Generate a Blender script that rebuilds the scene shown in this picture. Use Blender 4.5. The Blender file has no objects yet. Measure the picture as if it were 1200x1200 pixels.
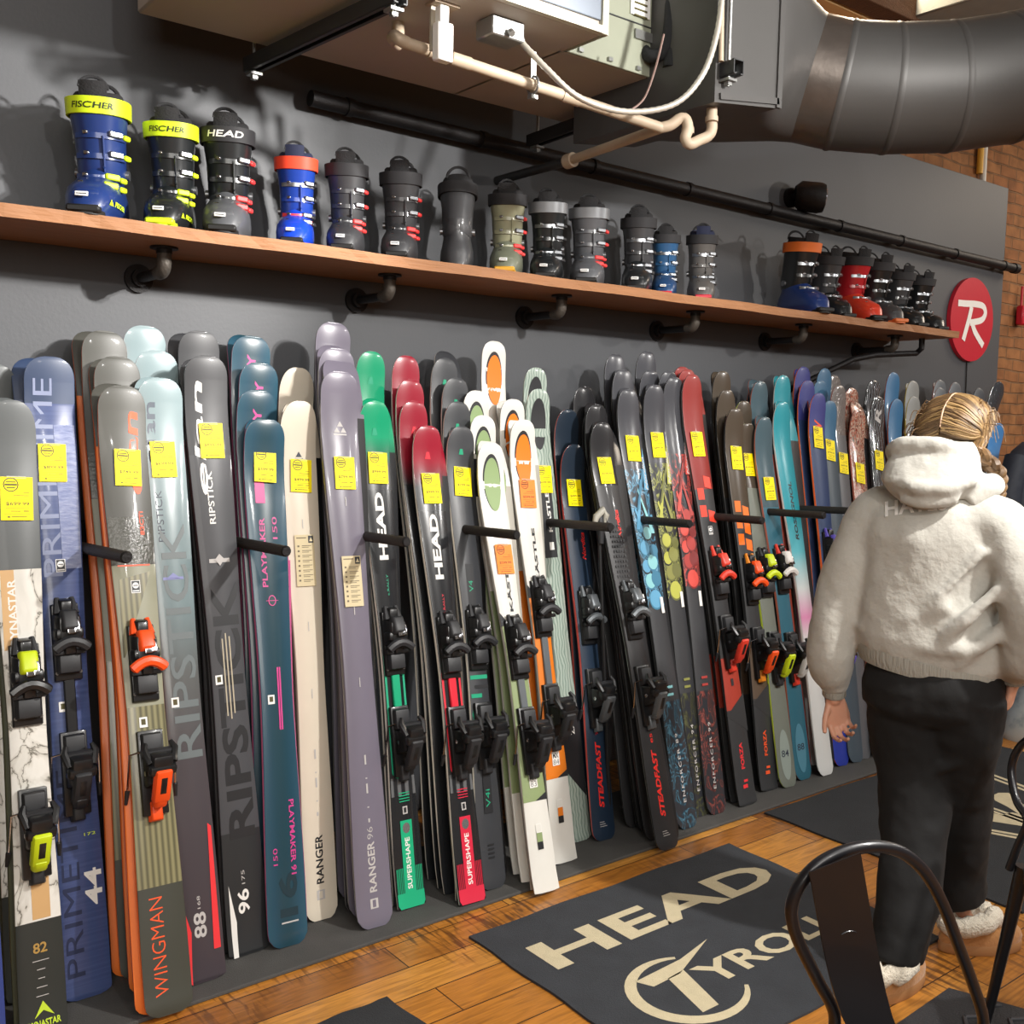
import bpy, bmesh, math, random
import numpy as np
from mathutils import Vector, Matrix
from mathutils.bvhtree import BVHTree
random.seed(7)
C = bpy.context.scene.collection
PI = math.pi
# ------------------------------------------------------------ camera frame
FL = 1214.7; YAW, PIT, ROL = [math.radians(v) for v in (38.297, 4.982, 1.183)]
CH = 1.6
_f = Vector((math.sin(YAW)*math.cos(PIT), math.cos(YAW)*math.cos(PIT), -math.sin(PIT)))
_r0 = Vector((math.cos(YAW), -math.sin(YAW), 0)); _u0 = _r0.cross(_f)
_r = math.cos(ROL)*_r0 + math.sin(ROL)*_u0; _u = -math.sin(ROL)*_r0 + math.cos(ROL)*_u0
CAM = Vector((0, 0, CH))
def ray(x, y): return _r*((x-600)/FL) - _u*((y-600)/FL) + _f
def fz(x, y, z=0.0): d = ray(x, y); return CAM + d*((z-CH)/d.z)
def fy(x, y, Y): d = ray(x, y); return CAM + d*(Y/d.y)
def pr(p):
    p = Vector(p)-CAM; k = p.dot(_f); return 600+FL*p.dot(_r)/k, 600-FL*p.dot(_u)/k
# ------------------------------------------------------------ materials
def lin(h):
    if isinstance(h, str):
        h = h.lstrip('#'); c = [int(h[i:i+2], 16)/255 for i in (0, 2, 4)]
    else: c = h
    return tuple(x/12.92 if x <= .04045 else ((x+.055)/1.055)**2.4 for x in c)+(1,)
MATS = {}
def N(nt, t, **kw):
    n = nt.nodes.new(t)
    for k, v in kw.items():
        if k in n.inputs: n.inputs[k].default_value = v
        else: setattr(n, k, v)
    return n
def mat(key, col='#808080', rough=.45, metal=0., coat=0., bump=0., bscale=60., var=.08, vscale=14., stretch=(1,1,1), emit=0., spec=.5, sheen=0., distort=0.):
    if key in MATS: return MATS[key]
    m = bpy.data.materials.new(key); m.use_nodes = True; MATS[key] = m
    nt = m.node_tree; b = nt.nodes['Principled BSDF']; L = nt.links.new
    b.inputs['Roughness'].default_value = rough; b.inputs['Metallic'].default_value = metal
    b.inputs['Coat Weight'].default_value = coat; b.inputs['Coat Roughness'].default_value = .08
    b.inputs['Specular IOR Level'].default_value = spec
    if sheen: b.inputs['Sheen Weight'].default_value = sheen
    c = lin(col)
    tc = N(nt, 'ShaderNodeTexCoord'); mp = N(nt, 'ShaderNodeMapping'); mp.inputs['Scale'].default_value = stretch
    L(tc.outputs['Object'], mp.inputs['Vector'])
    n1 = N(nt, 'ShaderNodeTexNoise', Scale=vscale, Detail=4.0); L(mp.outputs[0], n1.inputs['Vector'])
    rp = N(nt, 'ShaderNodeMix'); rp.data_type = 'RGBA'
    rp.inputs[6].default_value = tuple(x*(1-var) for x in c[:3])+(1,)
    rp.inputs[7].default_value = tuple(min(1, x*(1+var)+.0015*var) for x in c[:3])+(1,)
    L(n1.outputs['Fac'], rp.inputs[0]); L(rp.outputs[2], b.inputs['Base Color'])
    if emit:
        b.inputs['Emission Color'].default_value = c; b.inputs['Emission Strength'].default_value = emit
    if bump:
        n2 = N(nt, 'ShaderNodeTexNoise', Scale=bscale, Detail=5.0, Distortion=distort); L(mp.outputs[0], n2.inputs['Vector'])
        bp = N(nt, 'ShaderNodeBump', Strength=bump, Distance=.01); L(n2.outputs['Fac'], bp.inputs['Height']); L(bp.outputs[0], b.inputs['Normal'])
    return m
def ramp_mat(key, stops, scale=20., kind='noise', stretch=(1,1,1), rough=.3, coat=.4, detail=4., distortion=0., interp='LINEAR', bump=0.):
    """pattern material: noise / wave / voronoi through a colour ramp, object coordinates"""
    if key in MATS: return MATS[key]
    m = bpy.data.materials.new(key); m.use_nodes = True; MATS[key] = m
    nt = m.node_tree; b = nt.nodes['Principled BSDF']; L = nt.links.new
    b.inputs['Roughness'].default_value = rough; b.inputs['Coat Weight'].default_value = coat; b.inputs['Coat Roughness'].default_value = .1
    tc = N(nt, 'ShaderNodeTexCoord'); mp = N(nt, 'ShaderNodeMapping'); mp.inputs['Scale'].default_value = stretch
    L(tc.outputs['Object'], mp.inputs['Vector'])
    if kind == 'noise': t = N(nt, 'ShaderNodeTexNoise', Scale=scale, Detail=detail, Distortion=distortion); o = t.outputs['Fac']
    elif kind == 'wave': t = N(nt, 'ShaderNodeTexWave', Scale=scale, Distortion=distortion, Detail=detail); o = t.outputs['Fac']
    else: t = N(nt, 'ShaderNodeTexVoronoi', Scale=scale); o = t.outputs['Distance']
    L(mp.outputs[0], t.inputs['Vector'])
    r = N(nt, 'ShaderNodeValToRGB'); r.color_ramp.interpolation = interp
    el = r.color_ramp.elements
    el[0].position, el[0].color = stops[0][0], lin(stops[0][1]); el[1].position, el[1].color = stops[-1][0], lin(stops[-1][1])
    for p, c in stops[1:-1]:
        e = el.new(p); e.color = lin(c)
    L(o, r.inputs[0]); L(r.outputs[0], b.inputs['Base Color'])
    if bump:
        bp = N(nt, 'ShaderNodeBump', Strength=bump, Distance=.005); L(o, bp.inputs['Height']); L(bp.outputs[0], b.inputs['Normal'])
    return m
def grad_mat(key, stops, y0, y1, rough=.3, coat=.5, bump=0.):
    """a printed topsheet graphic whose colour fades along the length of the ski (object Y, metres)"""
    if key in MATS: return MATS[key]
    m = bpy.data.materials.new(key); m.use_nodes = True; MATS[key] = m
    nt = m.node_tree; b = nt.nodes['Principled BSDF']; L = nt.links.new
    b.inputs['Roughness'].default_value = rough; b.inputs['Coat Weight'].default_value = coat; b.inputs['Coat Roughness'].default_value = .1
    tc = N(nt, 'ShaderNodeTexCoord'); sx = N(nt, 'ShaderNodeSeparateXYZ'); L(tc.outputs['Object'], sx.inputs[0])
    mr = N(nt, 'ShaderNodeMapRange'); mr.inputs['From Min'].default_value = y0; mr.inputs['From Max'].default_value = y1
    L(sx.outputs['Y'], mr.inputs['Value'])
    r = N(nt, 'ShaderNodeValToRGB'); el = r.color_ramp.elements
    el[0].position, el[0].color = stops[0][0], lin(stops[0][1]); el[1].position, el[1].color = stops[-1][0], lin(stops[-1][1])
    for p, c in stops[1:-1]:
        e = el.new(p); e.color = lin(c)
    L(mr.outputs[0], r.inputs[0]); L(r.outputs[0], b.inputs['Base Color'])
    if bump:
        n2 = N(nt, 'ShaderNodeTexNoise', Scale=60., Detail=3.0); L(tc.outputs['Object'], n2.inputs['Vector'])
        bp = N(nt, 'ShaderNodeBump', Strength=bump, Distance=.01); L(n2.outputs['Fac'], bp.inputs['Height']); L(bp.outputs[0], b.inputs['Normal'])
    return m
# ------------------------------------------------------------ objects
def tag(o, label=None, cat=None, group=None, kind=None):
    if label: o['label'] = label
    if cat: o['category'] = cat
    if group: o['group'] = group
    if kind: o['kind'] = kind
    return o
def thing(name, label, cat, loc=(0,0,0), rotz=0, group=None, mtx=None):
    o = bpy.data.objects.new(name, None); C.objects.link(o); o.empty_display_size = .05
    if mtx is not None: o.matrix_world = mtx
    else: o.location = loc; o.rotation_euler = (0, 0, rotz)
    return tag(o, label, cat, group)
class MB:
    def __init__(s): s.v = []; s.f = []; s.m = []; s.ms = []
    def mi(s, m):
        if m not in s.ms: s.ms.append(m)
        return s.ms.index(m)
    def add(s, vs, fs, m):
        o = len(s.v); s.v += [tuple(v) for v in vs]; k = s.mi(m)
        s.f += [tuple(i+o for i in f) for f in fs]; s.m += [k]*len(fs); return s
    def box(s, c, d, m, rot=None, bev=0., taper=None, seg=1):
        bm = bmesh.new(); bmesh.ops.create_cube(bm, size=1)
        for v in bm.verts:
            v.co = Vector((v.co.x*d[0], v.co.y*d[1], v.co.z*d[2]))
            if taper and v.co.z > 0: v.co.x *= taper[0]; v.co.y *= taper[1]
        if bev: bmesh.ops.bevel(bm, geom=list(bm.edges), offset=min(bev, min(d)*.45), segments=seg, profile=.5, affect='EDGES')
        M = Matrix.Translation(Vector(c)) @ (rot if rot is not None else Matrix.Identity(4))
        bm.verts.index_update()
        s.add([M @ v.co for v in bm.verts], [[v.index for v in f.verts] for f in bm.faces], m); bm.free(); return s
    def tube(s, path, r, m, n=10, cap=True, closed=False, ry=None):
        P = [Vector(p) for p in path]; k = len(P)
        R = r if isinstance(r, (list, tuple)) else [r]*k
        vs = []; up = None
        for i, p in enumerate(P):
            a = P[(i-1) % k] if (i > 0 or closed) else p; b = P[(i+1) % k] if (i < k-1 or closed) else p
            t = (b-a).normalized() if (b-a).length > 1e-9 else Vector((0,0,1))
            if up is None:
                up = Vector((0,0,1)) if abs(t.z) < .9 else Vector((1,0,0))
            e1 = (up - t*up.dot(t)).normalized(); e2 = t.cross(e1); up = e1
            for j in range(n):
                A = 2*PI*j/n; vs.append(p + e1*(math.cos(A)*R[i]) + e2*(math.sin(A)*(R[i] if ry is None else R[i]*ry)))
        fs = []
        for i in range(k if closed else k-1):
            for j in range(n):
                a = i*n+j; b = i*n+(j+1) % n; c = ((i+1) % k)*n+(j+1) % n; d = ((i+1) % k)*n+j
                fs.append((a, d, c, b))
        if cap and not closed:
            fs.append(tuple(range(n))); fs.append(tuple(reversed(range((k-1)*n, k*n))))
        return s.add(vs, fs, m)
    def loft(s, rings, m, cap0=True, cap1=True, closed=True):
        n = len(rings[0]); vs = [v for r in rings for v in r]; fs = []
        for i in range(len(rings)-1):
            for j in range(n if closed else n-1):
                a = i*n+j; b = i*n+(j+1) % n; fs.append((a, b, b+n, a+n))
        if cap0: fs.append(tuple(reversed(range(n))))
        if cap1: fs.append(tuple(range((len(rings)-1)*n, len(rings)*n)))
        return s.add(vs, fs, m)
    def disc(s, c, r, m, nrm=(0,0,1), n=20, ru=None):
        nrm = Vector(nrm).normalized(); e1 = nrm.orthogonal().normalized(); e2 = nrm.cross(e1)
        return s.add([Vector(c)+e1*(math.cos(2*PI*i/n)*r)+e2*(math.sin(2*PI*i/n)*(ru or r)) for i in range(n)], [tuple(range(n))], m)
    def obj(s, name, parent=None, smooth=40, mtx=None, kind=None):
        me = bpy.data.meshes.new(name); me.from_pydata(s.v, [], s.f); me.polygons.foreach_set('material_index', s.m)
        for m in s.ms: me.materials.append(m)
        me.update()
        if smooth:
            me.shade_smooth(); me.set_sharp_from_angle(angle=math.radians(smooth))
        o = bpy.data.objects.new(name, me); C.objects.link(o)
        if parent: o.parent = parent
        if mtx is not None: o.matrix_world = mtx
        if kind: o['kind'] = kind
        return o
def ring(cx, cy, z, rx, ry, n=24, p=2.4, rot=0., tilt=0.):
    """superellipse ring; tilt raises z with y"""
    out = []
    for i in range(n):
        a = 2*PI*i/n; c, s_ = math.cos(a), math.sin(a)
        x = rx*math.copysign(abs(c)**(2/p), c); y = ry*math.copysign(abs(s_)**(2/p), s_)
        X = cx + x*math.cos(rot)-y*math.sin(rot); Y = cy + x*math.sin(rot)+y*math.cos(rot)
        out.append(Vector((X, Y, z+tilt*y)))
    return out
_T = {}
def text_mesh(s, bold=0., shear=0., space=1.):
    k = (s, bold, shear, space)
    if k in _T: return _T[k]
    cu = bpy.data.curves.new('glyphs', 'FONT'); cu.body = s; cu.size = 1; cu.offset = bold; cu.shear = shear; cu.space_character = space
    cu.resolution_u = 3; cu.fill_mode = 'FRONT'
    o = bpy.data.objects.new('glyphs', cu); C.objects.link(o)
    dg = bpy.context.evaluated_depsgraph_get(); me = bpy.data.meshes.new_from_object(o.evaluated_get(dg))
    v = [(a.co.x, a.co.y) for a in me.vertices]; f = [tuple(p.vertices) for p in me.polygons]
    bpy.data.objects.remove(o); bpy.data.curves.remove(cu); bpy.data.meshes.remove(me)
    x0 = min(a[0] for a in v); x1 = max(a[0] for a in v); y0 = min(a[1] for a in v); y1 = max(a[1] for a in v)
    v = [((a[0]-x0)/(x1-x0), (a[1]-y0)/(y1-y0)) for a in v]
    _T[k] = (v, f, (x1-x0)/(y1-y0)); return _T[k]
def text_on(mb, s, org, ex, ey, m, w=None, h=None, bold=0., shear=0., off=None, space=1.):
    """flat lettering laid on a plane: org lower-left, ex/ey unit vectors"""
    v, f, asp = text_mesh(s, bold, shear, space)
    if w is None: w = h*asp
    if h is None: h = w/asp
    org = Vector(org); ex = Vector(ex); ey = Vector(ey); o = Vector(off) if off else Vector((0,0,0))
    mb.add([org+ex*(a*w)+ey*(b*h)+o for a, b in v], f, m)
def smooth_path(P, n=6):
    out = []
    for i in range(len(P)-1):
        p0 = P[max(i-1,0)]; p1 = P[i]; p2 = P[i+1]; p3 = P[min(i+2, len(P)-1)]
        for k in range(n):
            t = k/n; out.append(.5*((2*p1)+(p2-p0)*t+(2*p0-5*p1+4*p2-p3)*t*t+(3*p1-p0-3*p2+p3)*t**3))
    return out+[P[-1]]
# ------------------------------------------------------------ setting
WY = 3.47
M_wall = mat('charcoal_wall_paint', '#4e5054', .55, bump=.05, bscale=90, var=.05, vscale=3, spec=.5)
M_mat = mat('grey_rubber_matting', '#4a4947', .85, bump=.35, bscale=260, var=.22, vscale=9)
def floor_mat():
    m = bpy.data.materials.new('orange_hardwood_planks'); m.use_nodes = True; nt = m.node_tree; L = nt.links.new
    b = nt.nodes['Principled BSDF']; b.inputs['Coat Weight'].default_value = .35; b.inputs['Coat Roughness'].default_value = .22
    tc = N(nt, 'ShaderNodeTexCoord')
    mp = N(nt, 'ShaderNodeMapping'); mp.inputs['Location'].default_value = (.53, .02, 0); L(tc.outputs['Object'], mp.inputs['Vector'])
    br = N(nt, 'ShaderNodeTexBrick', Scale=1.0); br.inputs['Brick Width'].default_value = 1.3; br.inputs['Row Height'].default_value = .1375
    br.inputs['Mortar Size'].default_value = .0022; br.inputs['Mortar Smooth'].default_value = .2; br.inputs['Bias'].default_value = 0
    br.inputs['Color1'].default_value = (0,0,0,1); br.inputs['Color2'].default_value = (1,1,1,1); br.inputs['Mortar'].default_value = (.5,.5,.5,1)
    br.offset = .37; br.offset_frequency = 2
    L(mp.outputs[0], br.inputs['Vector'])
    r = N(nt, 'ShaderNodeValToRGB'); e = r.color_ramp.elements
    e[0].color = lin('#8a5522'); e[0].position = 0; e[1].color = lin('#cb9040'); e[1].position = 1
    q = e.new(.35); q.color = lin('#ab6f2a'); q = e.new(.7); q.color = lin('#bb7c30')
    L(br.outputs['Color'], r.inputs[0])
    # long grain
    mg = N(nt, 'ShaderNodeMapping'); mg.inputs['Scale'].default_value = (1.2, 14, 1); L(tc.outputs['Object'], mg.inputs['Vector'])
    g = N(nt, 'ShaderNodeTexNoise', Scale=5.0, Detail=9.0, Distortion=1.2); L(mg.outputs[0], g.inputs['Vector'])
    gr = N(nt, 'ShaderNodeValToRGB'); e = gr.color_ramp.elements; e[0].position = .3; e[0].color = (.5,.45,.4,1); e[1].position = .62; e[1].color = (1.12,1.1,1.05,1)
    L(g.outputs['Fac'], gr.inputs[0])
    mx = N(nt, 'ShaderNodeMix'); mx.data_type = 'RGBA'; mx.blend_type = 'MULTIPLY'; mx.inputs[0].default_value = .75
    L(r.outputs[0], mx.inputs[6]); L(gr.outputs[0], mx.inputs[7])
    # saw marks across the boards
    ms = N(nt, 'ShaderNodeMapping'); ms.inputs['Scale'].default_value = (60, 7, 1); ms.inputs['Rotation'].default_value = (0, 0, .35); L(tc.outputs['Object'], ms.inputs['Vector'])
    s1 = N(nt, 'ShaderNodeTexNoise', Scale=1.0, Detail=3.0, Distortion=.6); L(ms.outputs[0], s1.inputs['Vector'])
    pm = N(nt, 'ShaderNodeTexNoise', Scale=1.7, Detail=2.0); L(tc.outputs['Object'], pm.inputs['Vector'])
    pr_ = N(nt, 'ShaderNodeValToRGB'); e = pr_.color_ramp.elements; e[0].position = .48; e[0].color = (0,0,0,1); e[1].position = .6; e[1].color = (1,1,1,1); L(pm.outputs['Fac'], pr_.inputs[0])
    sr = N(nt, 'ShaderNodeValToRGB'); e = sr.color_ramp.elements; e[0].position = .5; e[0].color = (0,0,0,1); e[1].position = .6; e[1].color = (1,1,1,1); L(s1.outputs['Fac'], sr.inputs[0])
    mm = N(nt, 'ShaderNodeMath'); mm.operation = 'MULTIPLY'; L(pr_.outputs[0], mm.inputs[0]); L(sr.outputs[0], mm.inputs[1])
    m2 = N(nt, 'ShaderNodeMath'); m2.operation = 'MULTIPLY'; m2.inputs[1].default_value = .8; L(mm.outputs[0], m2.inputs[0])
    mx2 = N(nt, 'ShaderNodeMix'); mx2.data_type = 'RGBA'; mx2.inputs[7].default_value = lin('#4a2a12'); L(m2.outputs[0], mx2.inputs[0]); L(mx.outputs[2], mx2.inputs[6])
    # dark seams
    mx3 = N(nt, 'ShaderNodeMix'); mx3.data_type = 'RGBA'; mx3.inputs[7].default_value = lin('#2c1606'); L(br.outputs['Fac'], mx3.inputs[0]); L(mx2.outputs[2], mx3.inputs[6])
    L(mx3.outputs[2], b.inputs['Base Color'])
    b.inputs['Roughness'].default_value = .42
    bp = N(nt, 'ShaderNodeBump', Strength=.25, Distance=.004); bp.invert = True; L(br.outputs['Fac'], bp.inputs['Height'])
    bp2 = N(nt, 'ShaderNodeBump', Strength=.12, Distance=.004); L(g.outputs['Fac'], bp2.inputs['Height']); L(bp.outputs[0], bp2.inputs['Normal']); L(bp2.outputs[0], b.inputs['Normal'])
    return m
def brick_mat(key, c1, c2, mortar):
    m = bpy.data.materials.new(key); m.use_nodes = True; nt = m.node_tree; L = nt.links.new
    b = nt.nodes['Principled BSDF']; b.inputs['Roughness'].default_value = .9
    tc = N(nt, 'ShaderNodeTexCoord'); mp = N(nt, 'ShaderNodeMapping'); mp.inputs['Rotation'].default_value = (PI/2, 0, 0); L(tc.outputs['Object'], mp.inputs['Vector'])
    dn = N(nt, 'ShaderNodeTexNoise', Scale=3.0, Detail=2.0); L(mp.outputs[0], dn.inputs['Vector'])
    ad = N(nt, 'ShaderNodeMix'); ad.data_type = 'RGBA'; ad.blend_type = 'LINEAR_LIGHT'; ad.inputs[0].default_value = .025; L(mp.outputs[0], ad.inputs[6]); L(dn.outputs['Color'], ad.inputs[7])
    br = N(nt, 'ShaderNodeTexBrick', Scale=1.0); br.inputs['Brick Width'].default_value = .21; br.inputs['Row Height'].default_value = .075
    br.inputs['Mortar Size'].default_value = .007; br.inputs['Mortar Smooth'].default_value = .6
    br.inputs['Color1'].default_value = lin(c1); br.inputs['Color2'].default_value = lin(c2); br.inputs['Mortar'].default_value = lin(mortar)
    L(ad.outputs[2], br.inputs['Vector'])
    n1 = N(nt, 'ShaderNodeTexNoise', Scale=9.0, Detail=6.0); L(tc.outputs['Object'], n1.inputs['Vector'])
    rr = N(nt, 'ShaderNodeValToRGB'); e = rr.color_ramp.elements; e[0].position = .3; e[0].color = (.6,.58,.56,1); e[1].position = .7; e[1].color = (1.15,1.12,1.1,1); L(n1.outputs['Fac'], rr.inputs[0])
    mx = N(nt, 'ShaderNodeMix'); mx.data_type = 'RGBA'; mx.blend_type = 'MULTIPLY'; mx.inputs[0].default_value = 1; L(br.outputs['Color'], mx.inputs[6]); L(rr.outputs[0], mx.inputs[7])
    L(mx.outputs[2], b.inputs['Base Color'])
    bp = N(nt, 'ShaderNodeBump', Strength=.9, Distance=.012); bp.invert = True; L(br.outputs['Fac'], bp.inputs['Height'])
    bp2 = N(nt, 'ShaderNodeBump', Strength=.6, Distance=.01); L(n1.outputs['Fac'], bp2.inputs['Height']); L(bp.outputs[0], bp2.inputs['Normal']); L(bp2.outputs[0], b.inputs['Normal'])
    return m
M_floor = floor_mat()
M_brick = brick_mat('red_brick', '#8f5e38', '#a06f44', '#8a6848')
def struct(name, c, d, m, bev=0):
    return MB().box(c, d, m, bev=bev).obj(name, kind='structure')
struct('floor', (4, 0, -.05), (14, 9.2, .1), M_floor)
struct('wall_back', (2.415, 3.52, 1.595), (8.83, .1, 3.19), M_wall, .003)
struct('wall_brick', (4, 3.68, 2.35), (14, .2, 4.7), M_brick)
M_plaster = mat('warm_plaster', '#8b857c', .9, bump=.1, bscale=40, var=.06)
struct('wall_left', (-3.1, 0, 2.35), (.2, 9, 4.7), M_plaster)
struct('wall_front', (4, -4.5, 2.35), (14, .2, 4.7), M_plaster)
struct('wall_right', (11.1, 0, 2.35), (.2, 9, 4.7), brick_mat('red_brick_far', '#8f5e38', '#a06f44', '#8a6848'))
M_old = mat('old_dark_timber', '#5a3a22', .8, bump=.5, bscale=18, var=.3, vscale=6, stretch=(8,1,8))
M_new = mat('pale_timber', '#d8b27a', .7, bump=.2, bscale=18, var=.15, vscale=6, stretch=(1,8,8))
struct('ceiling', (4, -.4, 4.75), (14, 8.4, .1), mat('ceiling_boards', '#7c6a55', .85, bump=.3, bscale=12, var=.25, stretch=(8,1,1)))
k = 0
for i in range(17):
    x = -2.2 + i*.8; k += 1
    MB().box((x, -.4, 4.58), (.06, 8.0, .24), M_old, bev=.004).obj('trim_%d' % k, kind='structure')
pa = fy(1005, 20, 3.25)
MB().box((5.6, 3.25, pa.z+.03), (6.0, .10, .10), M_new, bev=.004).obj('trim_18', kind='structure')
MB().box((5.6, 3.12, pa.z+.06), (6.0, .12, .16), M_old, bev=.004).obj('trim_19', kind='structure')
M_conc = mat('grey_painted_beam', '#8c8c85', .8, bump=.2, bscale=20, var=.1)
pb = fy(1120, 20, 2.9)
MB().box((pb.x+1.2, 1.2, pb.z+.12), (2.6, 4.2, .2), M_conc, bev=.01).obj('trim_20', kind='structure')
# matting along the rack
o = MB().box((2.9, 2.885, .006), (9.4, .51, .012), M_mat, bev=.003).obj('rubber_runner'); tag(o, 'long charcoal rubber runner under the leaning skis along the black wall', 'mat')
# rack rail + pegs
M_rackm = mat('black_pipe', '#2b2a2b', .5, metal=.6, bump=.25, bscale=200, var=.15)
M_peg = mat('dark_grip_steel', '#3a3634', .55, metal=.5, bump=.6, bscale=300, var=.2)
rack = thing('ski_rack', 'black wall rack with pegs separating the leaning skis', 'rack', (.0, WY-.04, 1.2))
MB().box((3.2, 0, 0), (8.2, .05, .12), M_rackm, bev=.006).obj('rail', rack)
PT = 2.72
pegx = [(fy(a, b, PT).x, fy(a, b, PT).z-1.2) for a, b in ((-60, 660),(148,653),(335,646),(476,635),(605,627),(715,618),(808,614),(893,610),(965,604),(1003,599))] + [(4.68,.01),(5.14,.01),(5.6,.01),(6.06,.01)]
for i, (x, zz) in enumerate(pegx):
    mb = MB(); y1 = PT-(WY-.04)
    mb.tube([(x, -.02, 0), (x, -.05, 0)], .042, M_rackm, 18)
    mb.tube([(x, -.05, 0), (x, -.075, 0), (x, -.08, 0)], [.028, .028, .02], M_rackm, 16)
    mb.tube([(x, -.08+(y1+.08)*t/6, zz*t/6) for t in range(7)], .0165, M_peg, 14)
    mb.tube([(x, y1, zz), (x, y1-.006, zz)], [.0165, .013], M_rackm, 14)
    mb.obj('peg', rack)
# ------------------------------------------------------------ shelf
M_shelf = mat('reclaimed_shelf_board', '#9c6c46', .65, bump=.35, bscale=16, var=.28, vscale=7, stretch=(.6,6,6), distort=.6)
SX1 = 5.55
sh = thing('boot_shelf', 'long reddish wooden plank shelf of boots on black pipe brackets', 'shelf', (0, 3.255, 2.115))
bm = bmesh.new(); bmesh.ops.create_cube(bm, size=1)
for v in bm.verts: v.co = Vector((v.co.x*(SX1+1.4)+(SX1-1.4)/2, v.co.y*.41, v.co.z*.036+.018))
bmesh.ops.subdivide_edges(bm, edges=[e for e in bm.edges if abs(e.verts[0].co.x-e.verts[1].co.x) > 1], cuts=140)
for v in bm.verts:
    if v.co.y < 0: v.co.y += random.uniform(-.003, .003)
    v.co.z += .0015*math.sin(v.co.x*9)
me = bpy.data.meshes.new('plank'); bm.to_mesh(me); bm.free(); me.materials.append(M_shelf)
pl = bpy.data.objects.new('plank', me); C.objects.link(pl); pl.parent = sh
def arc(c, r, a0, a1, ex, ey, n=8):
    c = Vector(c); ex = Vector(ex); ey = Vector(ey)
    return [c+ex*(math.cos(a0+(a1-a0)*i/n)*r)+ey*(math.sin(a0+(a1-a0)*i/n)*r) for i in range(n+1)]
for x in (.35, 1.16, 1.97, 2.78, 3.58, 4.38, 5.2):
    mb = MB(); yf = -.03
    mb.tube([(x, yf, 0), (x, yf, -.008)], .042, M_rackm, 20)
    mb.tube([(x, yf, -.008), (x, yf, -.022)], .024, M_rackm, 14)
    mb.tube([(x, yf, -.02), (x, yf, -.04)] + arc((x, yf+.03, -.045), .03, PI, 1.5*PI, (0,1,0), (0,0,1))[1:] + [(x, yf+.05, -.075)], .022, mat('cast_fitting', '#55504a', .55, metal=.5, bump=.3, bscale=120), 14)
    mb.tube([(x, yf+.045, -.075), (x, .19, -.075)], .0165, M_rackm, 14)
    mb.tube([(x, .18, -.075), (x, .2, -.075)], .028, M_rackm, 14); mb.tube([(x, .2, -.075), (x, .213, -.075)], .046, M_rackm, 20)
    mb.obj('pipe_bracket', sh)
# diagonal strut at the right end
mb = MB(); mb.tube([(5.42, -.06, -.005), (5.42, -.06, -.06), (5.42, -.03, -.085), (5.1, .02, -.11), (4.95, .06, -.14), (4.55, .195, -.33)], .016, M_rackm, 12)
mb.obj('end_brace', sh)
# ------------------------------------------------------------ wall pipe, speaker, round sign
mb = MB(); a = Vector((1.75, WY-.06, 2.72)); b_ = Vector((6.86, WY-.06, 2.67))
mb.tube([a, b_], .028, M_rackm, 16); mb.tube([b_+Vector((-.03,0,0)), b_+Vector((.02,0,0))], .034, M_rackm, 16)
for t in np.linspace(.03, .97, 9):
    p = a.lerp(b_, float(t)); mb.tube([p+Vector((-.012,0,0)), p+Vector((.012,0,0))], .033, M_rackm, 14); mb.box(p+Vector((0,.035,0)), (.02,.06,.02), M_rackm)
o = mb.obj('sprinkler_pipe'); tag(o, 'long black pipe clamped along the upper wall above the boots', 'pipe')
sp = thing('wall_spotlight', 'small black round spotlight can on the wall above the pipe', 'lamp', fy(925, 232, WY))
mb = MB(); mb.tube([(0,0,0),(0,-.02,0)], .05, M_rackm, 20); mb.tube([(0,-.02,0),(0,-.05,0)], .02, M_rackm); mb.obj('mount', sp)
mb = MB(); mb.tube([(-.02,-.05,0),(0,-.07,0),(.07,-.13,-.01),(.09,-.15,-.012)], [.05,.075,.078,.07], M_rackm, 22, cap=True); mb.obj('housing', sp)
mb = MB(); mb.tube([(.0925,-.152,-.012),(.096,-.1555,-.0125)], .05, mat('lamp_lens', '#b9b9c4', .1, metal=.6), 18); mb.obj('lens', sp)
M_red = mat('red_sign_face', '#c41e33', .45, bump=.05, bscale=30, var=.06); M_white = mat('white_print', '#f2f0ec', .5, var=.03)
sg = thing('round_sign', 'round red wall sign with a white letter beside the shelf end', 'sign', fy(1134.5, 375, WY))
mb = MB(); mb.tube([(0,-.002,0),(0,-.028,0)], .262, M_red, 64); mb.obj('disc', sg, smooth=30)
mb = MB()
def stroke(pts, w, z):
    P_ = smooth_path([Vector((a, z, b)) for a, b in pts], 8); vs = []
    for i, p in enumerate(P_):
        t_ = (P_[min(i+1, len(P_)-1)]-P_[max(i-1, 0)]).normalized(); n_ = Vector((-t_.z, 0, t_.x))*w/2; vs += [p-n_, p+n_]
    mb.add(vs, [(2*i, 2*i+2, 2*i+3, 2*i+1) for i in range(len(P_)-1)], M_white)
stroke([(-.185,.09),(-.10,.093),(.02,.10),(.12,.095),(.155,.055),(.12,.01),(.03,-.012),(-.03,-.02)], .04, -.0297)
stroke([(-.02,.08),(-.045,.0),(-.10,-.135)], .042, -.0299); stroke([(-.01,-.01),(.04,-.075),(.15,-.155)], .042, -.0301)
mb.obj('letter', sg)
mb = MB(); mb.tube([(0.005,-.006,-.26),(.012,-.006,-.45),(.02,-.006,-.9)], .004, M_rackm, 8); mb.obj('cord', sg)
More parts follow.
